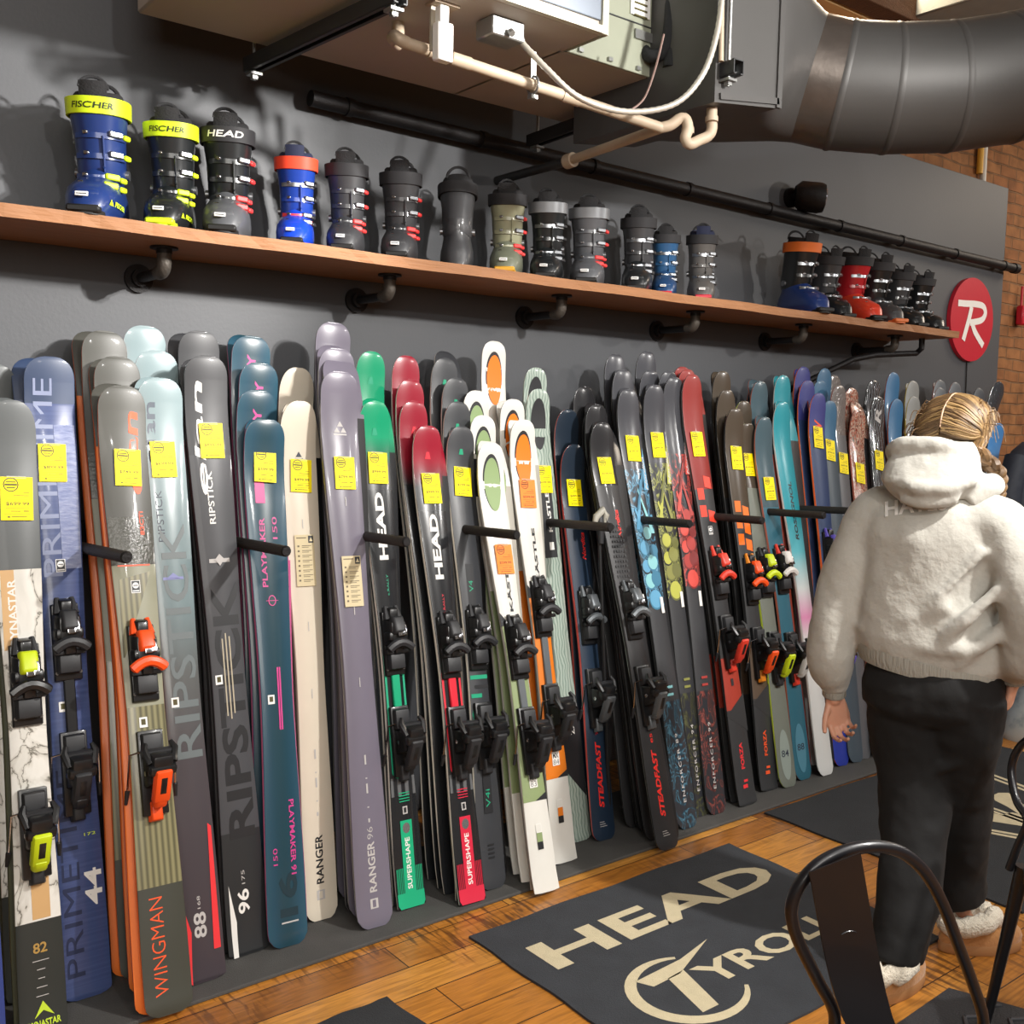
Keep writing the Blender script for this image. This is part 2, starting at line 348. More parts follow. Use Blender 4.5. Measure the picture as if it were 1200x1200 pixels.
# fire alarm on the brick
fa = thing('fire_alarm', 'small red fire alarm box high on the brick wall', 'alarm', (fy(1196, 370, 3.55)))
mb = MB(); mb.box((0,-.012,0), (.09,.05,.13), M_red, bev=.008); mb.obj('housing', fa)
mb = MB(); mb.box((0,-.039,.02), (.05,.01,.04), mat('clear_strobe', '#dfe3e6', .15), bev=.004); mb.obj('strobe', fa)
mb = MB(); mb.tube([(0,.0,.06),(0,.0,.2)], .008, M_red); mb.obj('conduit', fa)
p = fy(1146, 175, 3.57)
mb = MB(); mb.tube([(p.x, 3.55, 3.26), (p.x, 3.55, 4.4)], .02, mat('yellow_conduit', '#d9a53a', .5), 12); mb.tube([(p.x+.045, 3.55, 3.2), (p.x+.045, 3.55, 4.4)], .02, mat('white_conduit', '#d8d4ca', .5), 12)
tag(mb.obj('conduit_pair'), 'yellow and white vertical conduits on the brick above the black wall', 'pipe')
# ------------------------------------------------------------ skis
M_base = mat('black_ski_base', '#1c1d20', .5, var=.05)
M_ptex = mat('grey_ski_base', '#8f9196', .35, coat=.3)
M_edge = mat('steel_ski_edge', '#a9a8a4', .3, metal=.9)
M_tag = mat('yellow_price_card', '#ffe800', .5, var=.02, spec=.3); M_tago = mat('orange_price_card', '#ff8c3a', .5, var=.02, spec=.3)
M_ink = mat('grey_brown_ink', '#4c4620', .6); M_inko = mat('brown_ink', '#6a3216', .6)
M_stkw = mat('white_sticker', '#e8e8e6', .45, var=.02); M_stkb = mat('black_sticker_print', '#26282c', .45)
M_cardb = mat('tan_info_card', '#cfc09a', .6, var=.03); M_inkb = mat('info_card_ink', '#6e6350', .6)
class Ski:
    """a ski standing on its tail; local x across, y from tail to tip, z out of the topsheet"""
    def __init__(s, bpx, tpx, yt, wid, yb=None, xb=None, tip=.045, face=1, thick=.011, roundt=.10, tail=.02, dz=.013):
        T = fy(tpx[0], tpx[1], yt)
        if bpx is not None: B = fz(bpx[0], bpx[1], dz)
        else: B = Vector((xb, yb, dz))
        if yb is not None and bpx is not None:
            B = Vector((B.x, yb, dz))
        s.wt, s.ww, s.wl = [w/2 for w in wid]; s.tip = tip*face; s.thick = thick; s.rt = roundt; s.tail = tail
        for _ in range(3):
            Lv = (T-B).normalized(); W = (Vector((1,0,0)) - Lv*Lv.x).normalized(); Nn = W.cross(Lv)
            T2 = fy(tpx[0], tpx[1], yt) - Nn*s.tip
            Lv = (T2-B).normalized(); W = (Vector((1,0,0)) - Lv*Lv.x).normalized(); Nn = W.cross(Lv)
        s.L = (T2-B).length; s.M = Matrix(((W.x, Lv.x, Nn.x, B.x), (W.y, Lv.y, Nn.y, B.y), (W.z, Lv.z, Nn.z, B.z), (0,0,0,1)))
        s.B = B; s.T = T; s.mb = MB(); s.layer = 0; s.basem = None
    def hw(s, y):
        t = y/s.L
        P = [(0, s.wl), (.08, s.wl), (.46, s.ww), (.86, s.wt), (1, s.wt)]
        for (a, wa), (b, wb) in zip(P, P[1:]):
            if t <= b+1e-9:
                k = (t-a)/(b-a); k = k*k*(3-2*k)*.75+k*.25; w = wa+(wb-wa)*k; break
        else: w = s.wt
        e = s.L-y
        if e < s.rt: w *= max(.02, (1-((s.rt-e)/s.rt)**2.5))**(1/2.5)
        if y < s.tail: w *= (1-.75*((s.tail-y)/s.tail)**2.6)**.5
        return w
    def zo(s, y):
        t = y/s.L; z = .006*math.sin(PI*min(1, max(0, (t-.05)/.85)))*(1 if s.tip > 0 else -1)
        if t > .87: z += s.tip*((t-.87)/.13)**1.9
        if t < .05: z += math.copysign(.006, s.tip)*((.05-t)/.05)**2
        return z
    def th(s, y):
        t = y/s.L; return .004+(s.thick-.004)*max(0, math.sin(PI*min(1, max(0, t))))**.7
    def y_at(s, py, u=0.):
        lo, hi = 0., s.L
        for _ in range(30):
            m = (lo+hi)/2
            if pr(s.M @ Vector((u*s.hw(m), m, s.zo(m))))[1] > py: lo = m
            else: hi = m
        return lo
    def P(s, x, y, off=0.): return Vector((x, y, s.zo(y)+s.th(y)/2+off))
    def body(s, bands, side, base=None):
        """bands: [(y_start, material)...] from the tail up"""
        L = s.L; ys = set([0, .004, .01, s.tail*.6, s.tail, s.tail*1.4]) | {L*i/26 for i in range(27)} | {L-s.rt*(1-math.cos(PI/2*i/12)) for i in range(13)} | {b[0] for b in bands}
        ys = sorted(y for y in ys if 0 <= y <= L); ys = [y for i, y in enumerate(ys) if i == 0 or y-ys[i-1] > .0012]
        base = base or s.basem or M_base; vs = []; flip = s.tip < 0
        for y in ys:
            w = s.hw(y); h = s.th(y)/2; z = s.zo(y); c = min(.002, w*.3)
            vs += [(-w, y, z-h), (-w, y, z-h*.72), (-w, y, z+h*.7), (-w+c, y, z+h), (w-c, y, z+h), (w, y, z+h*.7), (w, y, z-h*.72), (w, y, z-h)]
        mb = s.mb; o = len(mb.v); mb.v += vs
        for i in range(len(ys)-1):
            ym = (ys[i]+ys[i+1])/2; m = bands[0][1]
            for b in bands:
                if ym >= b[0]: m = b[1]
            for j in range(8):
                a = o+i*8+j; b = o+i*8+(j+1) % 8
                mb.f.append((a, b, b+8, a+8)); dk_ = m; bs_ = base if ym < s.L*.87 else m
                if flip: dk_, bs_ = (base if ym < s.L*.87 else m), m
                k = {0: M_edge, 1: side, 2: dk_, 3: dk_, 4: dk_, 5: side, 6: M_edge, 7: bs_}[j]
                mb.m.append(mb.mi(k))
        mb.f.append(tuple(o+j for j in reversed(range(8)))); mb.m.append(mb.mi(side))
        e = o+(len(ys)-1)*8; mb.f.append(tuple(e+j for j in range(8))); mb.m.append(mb.mi(side))
        for i in range(o//1, len(mb.f)): pass
        return s
    def off(s): s.layer += 1; return .0006+.00012*min(s.layer, 45)
    def quad(s, c, m, n=8, off=None):
        """c: four (x,y) corners a(bottom-left) b(bottom-right) c(top-right) d(top-left)"""
        of = off or s.off(); vs = []; n = max(n, int(abs(c[3][1]-c[0][1])/.012))
        for i in range(n+1):
            k = i/n
            l = (c[0][0]+(c[3][0]-c[0][0])*k, c[0][1]+(c[3][1]-c[0][1])*k); r = (c[1][0]+(c[2][0]-c[1][0])*k, c[1][1]+(c[2][1]-c[1][1])*k)
            vs += [s.P(l[0], l[1], of), s.P(r[0], r[1], of)]
        s.mb.add(vs, [(2*i, 2*i+1, 2*i+3, 2*i+2) for i in range(n)], m); return s
    def uq(s, u0, u1, y0, y1, m, n=8, sk=0.):
        """band between width fractions u0..u1 that follows the sidecut"""
        of = s.off(); vs = []; n = max(n, int(abs(y1-y0)/.012))
        for i in range(n+1):
            y = y0+(y1-y0)*i/n; w = s.hw(y)*.97
            vs += [s.P(u0*w, y, of), s.P(u1*w, min(s.L, y+sk), of)]
        s.mb.add(vs, [(2*i, 2*i+1, 2*i+3, 2*i+2) for i in range(n)], m); return s
    def ell(s, x, y, rx, ry, m, n=26, egg=0.):
        of = s.off(); vs = [s.P(x, y, of)]; R = 5
        for k in range(1, R+1):
            for i in range(n):
                a = 2*PI*i/n; yy = y+math.sin(a)*ry*k/R; e = 1+egg*math.sin(a)
                vs.append(s.P(x+math.cos(a)*rx*k/R*e, min(yy, s.L-.002), of))
        f = [(0, 1+i, 1+(i+1) % n) for i in range(n)]
        for k in range(R-1):
            for i in range(n):
                a = 1+k*n+i; b = 1+k*n+(i+1) % n; f.append((a, a+n, b+n, b))
        s.mb.add(vs, f, m); return s
    def text(s, t, u, y0, y1, m, up=True, h=None, bold=.02, shear=0., space=1.):
        """lettering along the ski between y0 and y1; u = position across (fraction); h = letter height in metres"""
        v, f, asp = text_mesh(t, bold, shear, space); of = s.off(); l = y1-y0
        if h is None: h = l/asp
        xc = u*s.hw((y0+y1)/2); vs = []
        for a, b in v:
            if up: vs.append(s.P(xc-(b-.5)*h, y0+a*l, of))
            else: vs.append(s.P(xc+(b-.5)*h, y1-a*l, of))
        s.mb.add(vs, f, m); return s
    def htext(s, t, xc, y0, w, m, bold=.02, h=None, shear=0.):
        v, f, asp = text_mesh(t, bold, shear); h = h or w/asp; of = s.off()
        s.mb.add([s.P(xc+(a-.5)*w, y0+b*h, of) for a, b in v], f, m); return s
    def sticker(s, y, x=0., k=1.):
        w, h = .026*k, .036*k
        s.quad([(x-w/2, y-h/2), (x+w/2, y-h/2), (x+w/2, y+h/2), (x-w/2, y+h/2)], M_stkw, 2)
        s.quad([(x-w*.42, y-h*.44), (x+w*.42, y-h*.44), (x+w*.42, y+h*.45), (x-w*.42, y+h*.45)], M_stkb, 2)
        s.ell(x, y+h*.1, w*.34, w*.34, M_stkw, 16); s.quad([(x-w*.36, y-h*.38), (x+w*.36, y-h*.38), (x+w*.36, y-h*.28), (x-w*.36, y-h*.28)], M_stkw, 1)
        s.quad([(x-w*.24, y+h*.06), (x+w*.24, y+h*.06), (x+w*.24, y+h*.13), (x-w*.24, y+h*.13)], M_stkb, 1); return s
    def pricetag(s, root, py, u=0., price='$899.99', col=0, w=.074, h=.108, rot=.03):
        y = s.y_at(py); x = u*s.hw(y); mb = MB(); z = s.zo(y)+s.th(y)/2+.0062
        c, sn = math.cos(rot), math.sin(rot)
        def q(a, b, d=0.): return (x+a*c+b*sn, y-a*sn+b*c, z+d+.12*b*b)
        mc = [M_tag, M_tago][col]; mi = [M_ink, M_inko][col]
        def rect(a0, a1, b0, b1, m, d):
            mb.add([q(a0, b0, d), q(a1, b0, d), q(a1, b1, d), q(a0, b1, d)], [(0,1,2,3)], m)
        mb.add([q(-w/2,-h/2,-.0006), q(w/2,-h/2,-.0006), q(w/2,h/2,-.0006), q(-w/2,h/2,-.0006), q(-w/2,-h/2,0), q(w/2,-h/2,0), q(w/2,h/2,0), q(-w/2,h/2,0)],
               [(4,5,6,7),(3,2,1,0),(0,1,5,4),(1,2,6,5),(2,3,7,6),(3,0,4,7)], mc)
        cx, cy, r = -w*.18, h*.32, w*.24; n = 20
        for ra, rb in ((r, r*.86),):
            mb.add([q(cx+math.cos(2*PI*i/n)*k, cy+math.sin(2*PI*i/n)*k, .0006) for i in range(n) for k in (ra, rb)], [(2*i, 2*i+1, (2*i+3) % (2*n), (2*i+2) % (2*n)) for i in range(n)], mi)
        rect(cx-r*.6, cx+r*.6, cy+r*.3, cy+r*.45, mi, .0006); rect(cx-r*.8, cx+r*.8, cy-r*.12, cy+r*.12, mi, .0006); rect(cx-r*.55, cx+r*.55, cy-r*.5, cy-r*.35, mi, .0006)
        rect(w*.2, w*.38, h*.13, h*.142, mi, .0006); rect(-w*.1, w*.38, h*.06, h*.075, mi, .0006); rect(-w*.3, w*.38, 0, .0008, mi, .0006)
        v, f, asp = text_mesh(price, .012)
        mb.add([q(-w*.34+a*w*.72, -h*.17+b*h*.09, .0006) for a, b in v], f, mi)
        rect(-w*.36, w*.38, -h*.23, -h*.222, mi, .0006); rect(-w*.2, w*.1, -h*.3, -h*.285, mi, .0006); rect(w*.2, w*.36, -h*.3, -h*.28, mi, .0006); rect(-w*.4, w*.4, -h*.37, -h*.362, mi, .0006)
        rect(-w*.3, -w*.22, -h*.44, -h*.41, mi, .0006); rect(-w*.18, w*.3, -h*.432, -h*.416, mi, .0006)
        # strip of tape that holds it
        mb.add([q(-w*.3, h*.5+.003, -.003), q(w*.3, h*.5+.003, -.003), q(w*.3, h*.5-.004, .0008), q(-w*.3, h*.5-.004, .0008)], [(0,1,2,3)], mat('clear_tape', '#b0b0a8', .15, coat=.5))
        o = mb.obj('price_tag', root, smooth=0)
        if col: o['label'] = 'orange price tag'
        return o
    def card(s, root, pyt, pyb):
        y0, y1 = s.y_at(pyb), s.y_at(pyt); w = .034*2; z = .0012; mb = MB()
        def rect(a0, a1, b0, b1, m, d): mb.add([s.P(a0, b0, d), s.P(a1, b0, d), s.P(a1, b1, d), s.P(a0, b1, d)], [(0,1,2,3)], m)
        H_ = y1-y0; n = 6
        for i in range(n): rect(-w/2, w/2, y0+H_*i/n, y0+H_*(i+1)/n, M_cardb, .006)
        rect(w*.2, w*.46, y1-H_*.16, y1-H_*.02, M_stkb, .0068)
        mb.add([s.P(w*.24, y1-H_*.13, .0074), s.P(w*.42, y1-H_*.13, .0074), s.P(w*.33, y1-H_*.05, .0074)], [(0,1,2)], M_cardb)
        rect(-w*.42, w*.1, y1-H_*.07, y1-H_*.05, M_inkb, .0068)
        for i in range(8):
            yy = y1-H_*(.22+.095*i); rect(-w*.15, w*.35, yy, yy+H_*.012, M_inkb, .0068); rect(-w*.15, w*.2, yy-H_*.03, yy-H_*.02, M_inkb, .0068)
            rect(-w*.38, -w*.28, yy-H_*.02, yy+H_*.015, M_inkb, .0068)
        return mb.obj('info_card', root, smooth=0)
M_bk = mat('black_binding_plastic', '#17181a', .35, coat=.25, var=.1); M_bk2 = mat('satin_black_binding', '#26272a', .5)
M_chr = mat('chrome_metal', '#c9cbd0', .15, metal=1.0); M_gun = mat('gunmetal_plastic', '#5f6468', .35, metal=.4)
def binding(sk, root, yt, yh, acc=None, acc2=None, body=None, toeacc='wing', x=0., tower=.075, brakes=True, track=None, scale=1.2):
    """toe piece at yt, heel piece at yh (local y of their middles); acc colours"""
    bd = body or M_bk; a1 = acc or M_bk2; a2 = acc2 or a1; zt = sk.zo(yt)+sk.th(yt)/2; S = scale
    R = lambda ax, d: Matrix.Rotation(math.radians(d), 4, ax)
    mb = MB()
    def bx(c, d, m, rot=None, bev=.004, taper=None): mb.box((x+c[0]*S, c[1]*S+yo, c[2]*S+zt), [q*S for q in d], m, rot, bev, taper, 2)
    yo = yt
    bx((0, -.005, .006), (.064, .18, .012), bd, taper=(.92,.97))                        # base plate
    bx((0, -.055, .019), (.056, .045, .022), M_bk2, taper=(.8,.9))      # climbing pad
    bx((0, -.028, .026), (.07, .012, .014), a1 if toeacc == 'pad' else M_bk2)   # sole pad
    bx((0, .026, .028), (.064, .08, .04), bd, taper=(.72,.7), bev=.01)    # housing
    bx((0, .045, .047), (.044, .055, .016), a1, R('X', -18), .006, (.7,.8)) # hood
    bx((.0, .03, .0535), (.018, .034, .006), M_chr, R('X', -8), .002)        # scale window
    bx((0, .078, .016), (.04, .04, .024), bd, taper=(.6,.6)); bx((0, -.02, .036), (.03, .03, .014), bd, R('X', 12), .005, (.8,.8))
    mb.tube([(x+math.sin(a)*.037*S, yo+(-.004-.018*abs(math.sin(a))**2)*S, zt+(.046+.006*math.cos(a))*S) for a in np.linspace(-PI/2, PI/2, 11)], [.006*S]+[.0095*S]*9+[.006*S], a1 if toeacc == 'wing' else bd, 8, ry=1.3)   # wings
    bx((0, .014, .03), (.07, .03, .03), bd, taper=(.85,.8), bev=.008)
    bx((.012, .03, .0555), (.012, .03, .005), M_chr, R('X', -12), .001)
    for sx in (-1, 1):
        mb.tube([(x+sx*.02*S, yo+.06*S, zt+.018*S), (x+sx*.016*S, yo+.098*S, zt+.008*S)], [.010*S, .006*S], a2, 8)
        mb.disc((x+sx*.026*S, yo-.075*S, zt+.0125*S), .004*S, M_chr, n=8); mb.disc((x+sx*.012*S, yo-.012*S, zt+.034*S), .004*S, M_chr, n=8)
    mb.obj('toe_binding', root, smooth=35)
    mb = MB(); yo = yh; zt = sk.zo(yh)+sk.th(yh)/2
    bx((0, .0, .008), (.058, .19, .016), bd)                            # rail
    bx((0, .06, .02), (.05, .06, .02), M_bk2, taper=(.85,.85))
    bx((0, .0, .04), (.05, .07, .05), bd, taper=(.8,.65), bev=.008)       # tower
    bx((0, .02, tower*.9), (.056, .05, .032), bd, R('X', 18), .01, (.8,.8))  # cup
    bx((0, .042, tower*.75), (.062, .022, .018), M_bk2, R('X', 25), .006)       # heel jaw
    for sx in (-1, 1): mb.tube([(x+sx*.026*S, yo+.02*S, zt+tower*.95*S), (x+sx*.034*S, yo+.05*S, zt+tower*.8*S), (x+sx*.028*S, yo+.066*S, zt+tower*.72*S)], [.008*S,.009*S,.005*S], bd, 8)
    bx((0, -.03, tower*.82), (.044, .085, .018), a1, R('X', 30), .007, (.8,.9))  # lever
    bx((0, -.064, tower*.56), (.038, .036, .016), a1, R('X', 42), .007, (.7,.8)); bx((0, .005, tower*.95), (.066, .03, .02), bd, R('X', 20), .009, (.9,.7))
    bx((0, -.03, tower*.82+.008), (.014, .04, .005), M_chr if acc is None else bd, R('X', 30), .001)
    bx((0, -.085, .014), (.036, .05, .016), a2, taper=(.6,.8))
    for sx in (-1, 1): mb.disc((x+sx*.0255*S, yo, zt+.035*S), .006*S, M_chr, (sx,0,0), 10)
    hb = mb.obj('heel_binding', root, smooth=35)
    if brakes:
        mb = MB()
        for sx in (-1, 1):
            w = sk.hw(yh)+.006
            mb.tube([(x+sx*.022*S, yh+.05*S, zt+.03), (x+sx*w, yh+.045*S, zt+.02), (x+sx*(w+.004), yh-.01, zt+.004), (x+sx*(w+.006), yh-.055, zt-.012)], .0028, M_chr, 6)
            mb.tube([(x+sx*(w+.005), yh-.04, zt-.006), (x+sx*(w+.008), yh-.075, zt-.02)], [.007, .0045], M_bk2, 8)
        mb.obj('brake', hb, smooth=35)
    if track is not None:
        mb = MB(); mb.box((x, (yt+yh)/2, (sk.zo(yt)+sk.th(yt)/2)+.006), (.03, max(.02, yt-yh-.15), .012), track, bev=.003); mb.obj('binding_track', root)
# ---- topsheet materials
def D(key, col, **kw): kw.setdefault('rough', .45); kw.setdefault('coat', .12); kw.setdefault('var', .05); return mat(key, col, **kw)
t_char = D('charcoal_topsheet', '#4a4a45'); t_olive = ramp_mat('olive_striped_topsheet', [(0,'#5d5a44'),(.5,'#7b7759'),(1,'#8d8866')], 5, 'wave', (4,.15,1), detail=2)
t_olive2 = D('grey_olive_topsheet', '#8f8f7a'); s_or = D('orange_sidewall', '#f26a2c'); s_rd = D('dark_red_sidewall', '#8e2c34'); s_pk = D('pink_sidewall', '#d06a96'); s_wh = D('pale_sidewall', '#efe9dc')
s_bk = D('black_sidewall', '#242526'); s_sal = D('salmon_sidewall', '#b0604e'); s_brd = D('brick_red_sidewall', '#d0524a')
c_or = D('orange_print', '#f0592c'); c_red = D('red_print', '#e5363c'); c_wh = D('white_topsheet_print', '#e6e4df'); c_bk = D('black_print', '#26272a'); c_pk = D('pink_print', '#c93f88')
c_gr = D('green_print', '#1f9f78'); c_lime = D('lime_print', '#c9e23a'); c_gold = D('gold_print', '#b08c4a'); c_lgrey = D('light_grey_print', '#b9b6b4'); c_silver = D('silver_badge', '#b9babd', metal=.8, rough=.25)
c_navy = D('dark_logo_print', '#283040')
t_marble = ramp_mat('white_marble_topsheet', [(0,'#c9c7be'),(.44,'#e2e0d9'),(.485,'#cfccc3'),(.5,'#5e5a50'),(.515,'#cfccc3'),(.56,'#dcdad2'),(1,'#c2bfb5')], 5, 'noise', (1.6,1,1), distortion=1.6, detail=5)
t_prime = ramp_mat('brushed_blue_topsheet', [(0,'#33426c'),(.5,'#42507c'),(1,'#55648e')], 3, 'noise', (1,40,1)); t_prime_d = D('deep_blue_print', '#232d4c'); t_prime_l = D('blue_grey_print', '#7f88a6')
def rect(s, x0, x1, y0, y1, m, n=3): s.quad([(x0,y0),(x1,y0),(x1,y1),(x0,y1)], m, n)
def white_label(s, py, u=-.5): y = s.y_at(py); x = u*s.hw(y); rect(s, x-.011, x+.011, y-.014, y+.014, M_stkw, 1); rect(s, x-.006, x+.006, y-.007, y+.009, M_ink, 1)
# ---- topsheet designs (Y = local height that shows at a photo row)
def st_marble(s, f):
    Y = s.y_at
    s.body([(0, D('near_black_topsheet', '#2d302d')), (.285, t_marble), (s.L-.45, D('slate_tip_topsheet', '#55595a'))], D('olive_sidewall', '#5c6046'))
    if f:
        rect(s, -.014, .030, .29, .47, D('bare_wood_inlay', '#cda571'), 6); rect(s, -.045, -.012, s.L-.66, s.L-.45, D('bare_wood_inlay', '#cda571'), 6)
        s.text('DYNASTAR', -.36, s.L-.655, s.L-.475, c_wh, h=.021); s.htext('82', .0, .205, .034, c_gold, .02)
        for k, w in ((0,.04),(1,.02),(2,.016),(3,.026),(4,.03)): rect(s, -w/2, w/2, .185-.022*k, .187-.022*k, c_lgrey, 1)
        s.htext('DYNASTAR', .0, .022, .082, c_lime, .03, h=.017); s.mb.add([s.P(-.022,.045,.002), s.P(0,.062,.002), s.P(0,.085,.002)], [(0,1,2)], c_lime); s.mb.add([s.P(0,.062,.002), s.P(.026,.045,.002), s.P(0,.085,.002)], [(0,1,2)], c_lime)
def st_blue44(s, f):
    Y = s.y_at
    s.body([(0, t_prime), (s.L-.13, D('ink_blue_tip', '#30405e'))], D('navy_sidewall', '#2b3350'))
    if f:
        s.text('PRIMETIME', -.42, .06, .62, t_prime_d, h=.046, bold=.0); s.text('PRIMETIME', -.3, s.L-.62, s.L-.06, t_prime_l, h=.05, bold=.0)
        s.uq(.1, .96, s.L-.6, s.L-.19, ramp_mat('painted_reflection_film', [(0,'#66729c'),(.5,'#8790b2'),(1,'#aab0c8')], 40, 'noise', (1,3,1), detail=2, rough=.15, coat=.6, bump=.3), 10)  # pale patch imitates reflected light in its colour
        s.text('44', .5, .24, .34, c_wh, h=.045, bold=.02); s.htext('172', .03, .43, .03, c_lime, 0, h=.008)
        s.sticker(Y(663), .0); white_label(s, 827, -.35)
def st_wing(s, f):
    Y = s.y_at
    b = [(0, D('dark_olive_topsheet', '#3f4038')), (.33, t_olive), (s.L*.47, t_olive2), (s.L-.52, D('dark_sheen_topsheet', '#46463f', rough=.2, bump=.25, bscale=120)), (s.L-.38, t_char)]
    s.body(b, s_or)
    if f:
        s.text('WINGMAN', -.25, Y(1165), Y(1050), c_or, h=.036, bold=-.012); s.text('elan', .35, Y(580), Y(482), c_or, h=.04, bold=.02, shear=.1)
        s.quad([(-.05, s.L*.55), (-.045, s.L*.55), (.045, s.L-.54), (-.045, s.L-.56)], t_olive, 6)
        rect(s, -.045, .045, s.L-.523, s.L-.519, c_or, 1); s.text('82CTi', .5, Y(628), Y(600), c_or, h=.012)
        s.sticker(Y(688), .0); white_label(s, 846, -.2)
def st_rip88(s, f):
    Y = s.y_at
    g = grad_mat('sage_to_plum_topsheet', [(0,'#40393f'),(.35,'#4b464a'),(.5,'#5d6060'),(.62,'#74868a'),(1,'#86999d')], 0, s.L)
    s.body([(0, g)], s_rd)
    if f:
        s.text('RIPSTICK', -.35, Y(635), Y(575), c_navy, h=.02, bold=0); s.text('elan', -.5, Y(545), Y(472), D('slate_print', '#4c5560'), h=.036, bold=.02)
        s.text('RIPSTICK', .15, .62, 1.3, D('ghost_print', '#656e70'), h=.075, bold=.01)
        s.quad([(-.058,.02),(-.034,.0),(-.026,.14),(-.054,.25)], c_red, 6); s.quad([(.035,.08),(.055,.08),(.052,.42),(.042,.43)], c_red, 6)
        s.text('88', -.0, .12, .19, c_lgrey, h=.036, bold=.02); s.text('168', -.0, .2, .235, c_lgrey, h=.009, bold=0)
        y = Y(678); rect(s, -.03, .03, y-.004, y+.004, D('lilac_print', '#7d82b4'), 1); s.mb.add([s.P(-.02,y,.004), s.P(.02,y,.004), s.P(0,y+.016,.004)], [(0,1,2)], D('lilac_print', '#7d82b4')); white_label(s, 822, -.45)
def st_rip96(s, f):
    Y = s.y_at
    s.body([(0, D('black_topsheet', '#26282a')), (.36, D('graphite_topsheet', '#434448')), (s.L-.3, D('graphite_tip_topsheet', '#37383b'))], s_bk)
    if f:
        s.text('RIPSTICK', .1, .34, 1.1, D('black_block_print', '#222326'), h=.082, bold=.03); s.text('RIPSTICK', -.15, Y(614), Y(552), c_wh, h=.019, bold=.015)
        s.text('elan', -.45, Y(580), Y(447), c_wh, h=.032, bold=.02, shear=.1)
        s.quad([(-.05,.0),(-.035,.0),(-.032,.1),(-.05,.21)], c_wh, 6); s.text('96', -.1, .12, .19, c_wh, h=.036, bold=.02); s.text('175', -.05, .205, .245, c_lgrey, h=.01, bold=0)
        y = Y(657); rect(s, -.032, .032, y-.006, y+.006, c_lgrey, 1); s.mb.add([s.P(-.018,y,.004), s.P(.018,y,.004), s.P(0,y+.02,.004)], [(0,1,2)], c_lgrey); s.mb.add([s.P(.012,y,.004), s.P(-.012,y,.004), s.P(0,y-.016,.004)], [(0,1,2)], c_lgrey)
        for x, a, b in ((-.014, 838, 748), (-.003, 842, 742), (.008, 836, 746)): rect(s, x, x+.004, Y(a), Y(b), D('bone_print', '#b5ab95'), 4)
        white_label(s, 795, -.6)
def st_play(s, f):
    Y = s.y_at
    s.body([(0, ramp_mat('deep_teal_topsheet', [(0,'#1f3f4b'),(.5,'#25485a'),(1,'#2c5263')], 2, 'wave', (1,60,1), rough=.3))], s_pk)
    s.text('PLAY', .0, s.L-.2, s.L-.06, c_pk, h=.03) if not f else None
    if f:
        s.text('PLAYMAKER', -.3, Y(688), Y(607), c_pk, h=.018); s.text('150', .35, Y(632), Y(606), c_pk, h=.016, bold=0); s.uq(-.55, -.05, Y(590), Y(545), c_pk, 3)
        s.text('91', .1, Y(1074), Y(1022), D('dark_teal_print', '#16303a'), up=False, h=.06, bold=.03)
        s.text('PLAYMAKER 91', .45, Y(1026), Y(938), c_pk, up=False, h=.017); s.text('150', -.5, Y(1012), Y(992), c_pk, h=.014, bold=0)
        for x in (.002, .009): rect(s, x, x+.005, Y(855), Y(782), c_pk, 4)
        s.ell(.0, Y(704), .013, .017, c_pk, 20); s.ell(.0, Y(704), .010, .014, D('dark_teal_print', '#16303a'), 20); rect(s, -.02, .02, Y(704)-.001, Y(704)+.001, c_pk, 1)
        white_label(s, 819, -.4); rect(s, -.02, .035, Y(1081)-.001, Y(1080)+.001, c_lgrey, 2)
def tri(s, x, y, k, m):
    def t(a, b, r): s.mb.add([s.P(x+(a-r)*k, y+b*k, .002), s.P(x+(a+r)*k, y+b*k, .002), s.P(x+a*k, y+(b+1.6*r)*k, .002)], [(0,1,2)], m)
    t(-.5, 0, .46); t(.5, 0, .46); t(0, .84, .46); rect(s, x-k, x+k, y-.35*k, y-.15*k, m, 1)
def st_ranger(deck, txt, logo, side, num):
    def st(s, f):
        Y = s.y_at; s.body([(0, deck)], side)
        tri(s, .0, s.L-.2 if f else s.L-.16, .024, logo)
        if f:
            a, b = (1035, 978) if not num else (1045, 986)
            s.text('RANGER', .0, Y(a), Y(b), txt, h=.026, bold=.02)
            if num: s.text('96', .0, Y(983), Y(969), c_lgrey, h=.02, bold=-.01)
            rect(s, -.014, .014, Y(a)-.05, Y(a)-.02, c_lgrey, 1); rect(s, -.006, .006, Y(a)-.046, Y(a)-.024, deck, 1)
            for k, (l) in enumerate((.012, .004, .03, .004, .03)): y = Y(b)+.06+.045*k; rect(s, -.003, .003, y, y+l, c_lgrey, 1)
            for k in (.42, .55, .75): rect(s, -.0015, .0015, s.L*k, s.L*k+.03, c_lgrey, 1)
    return st
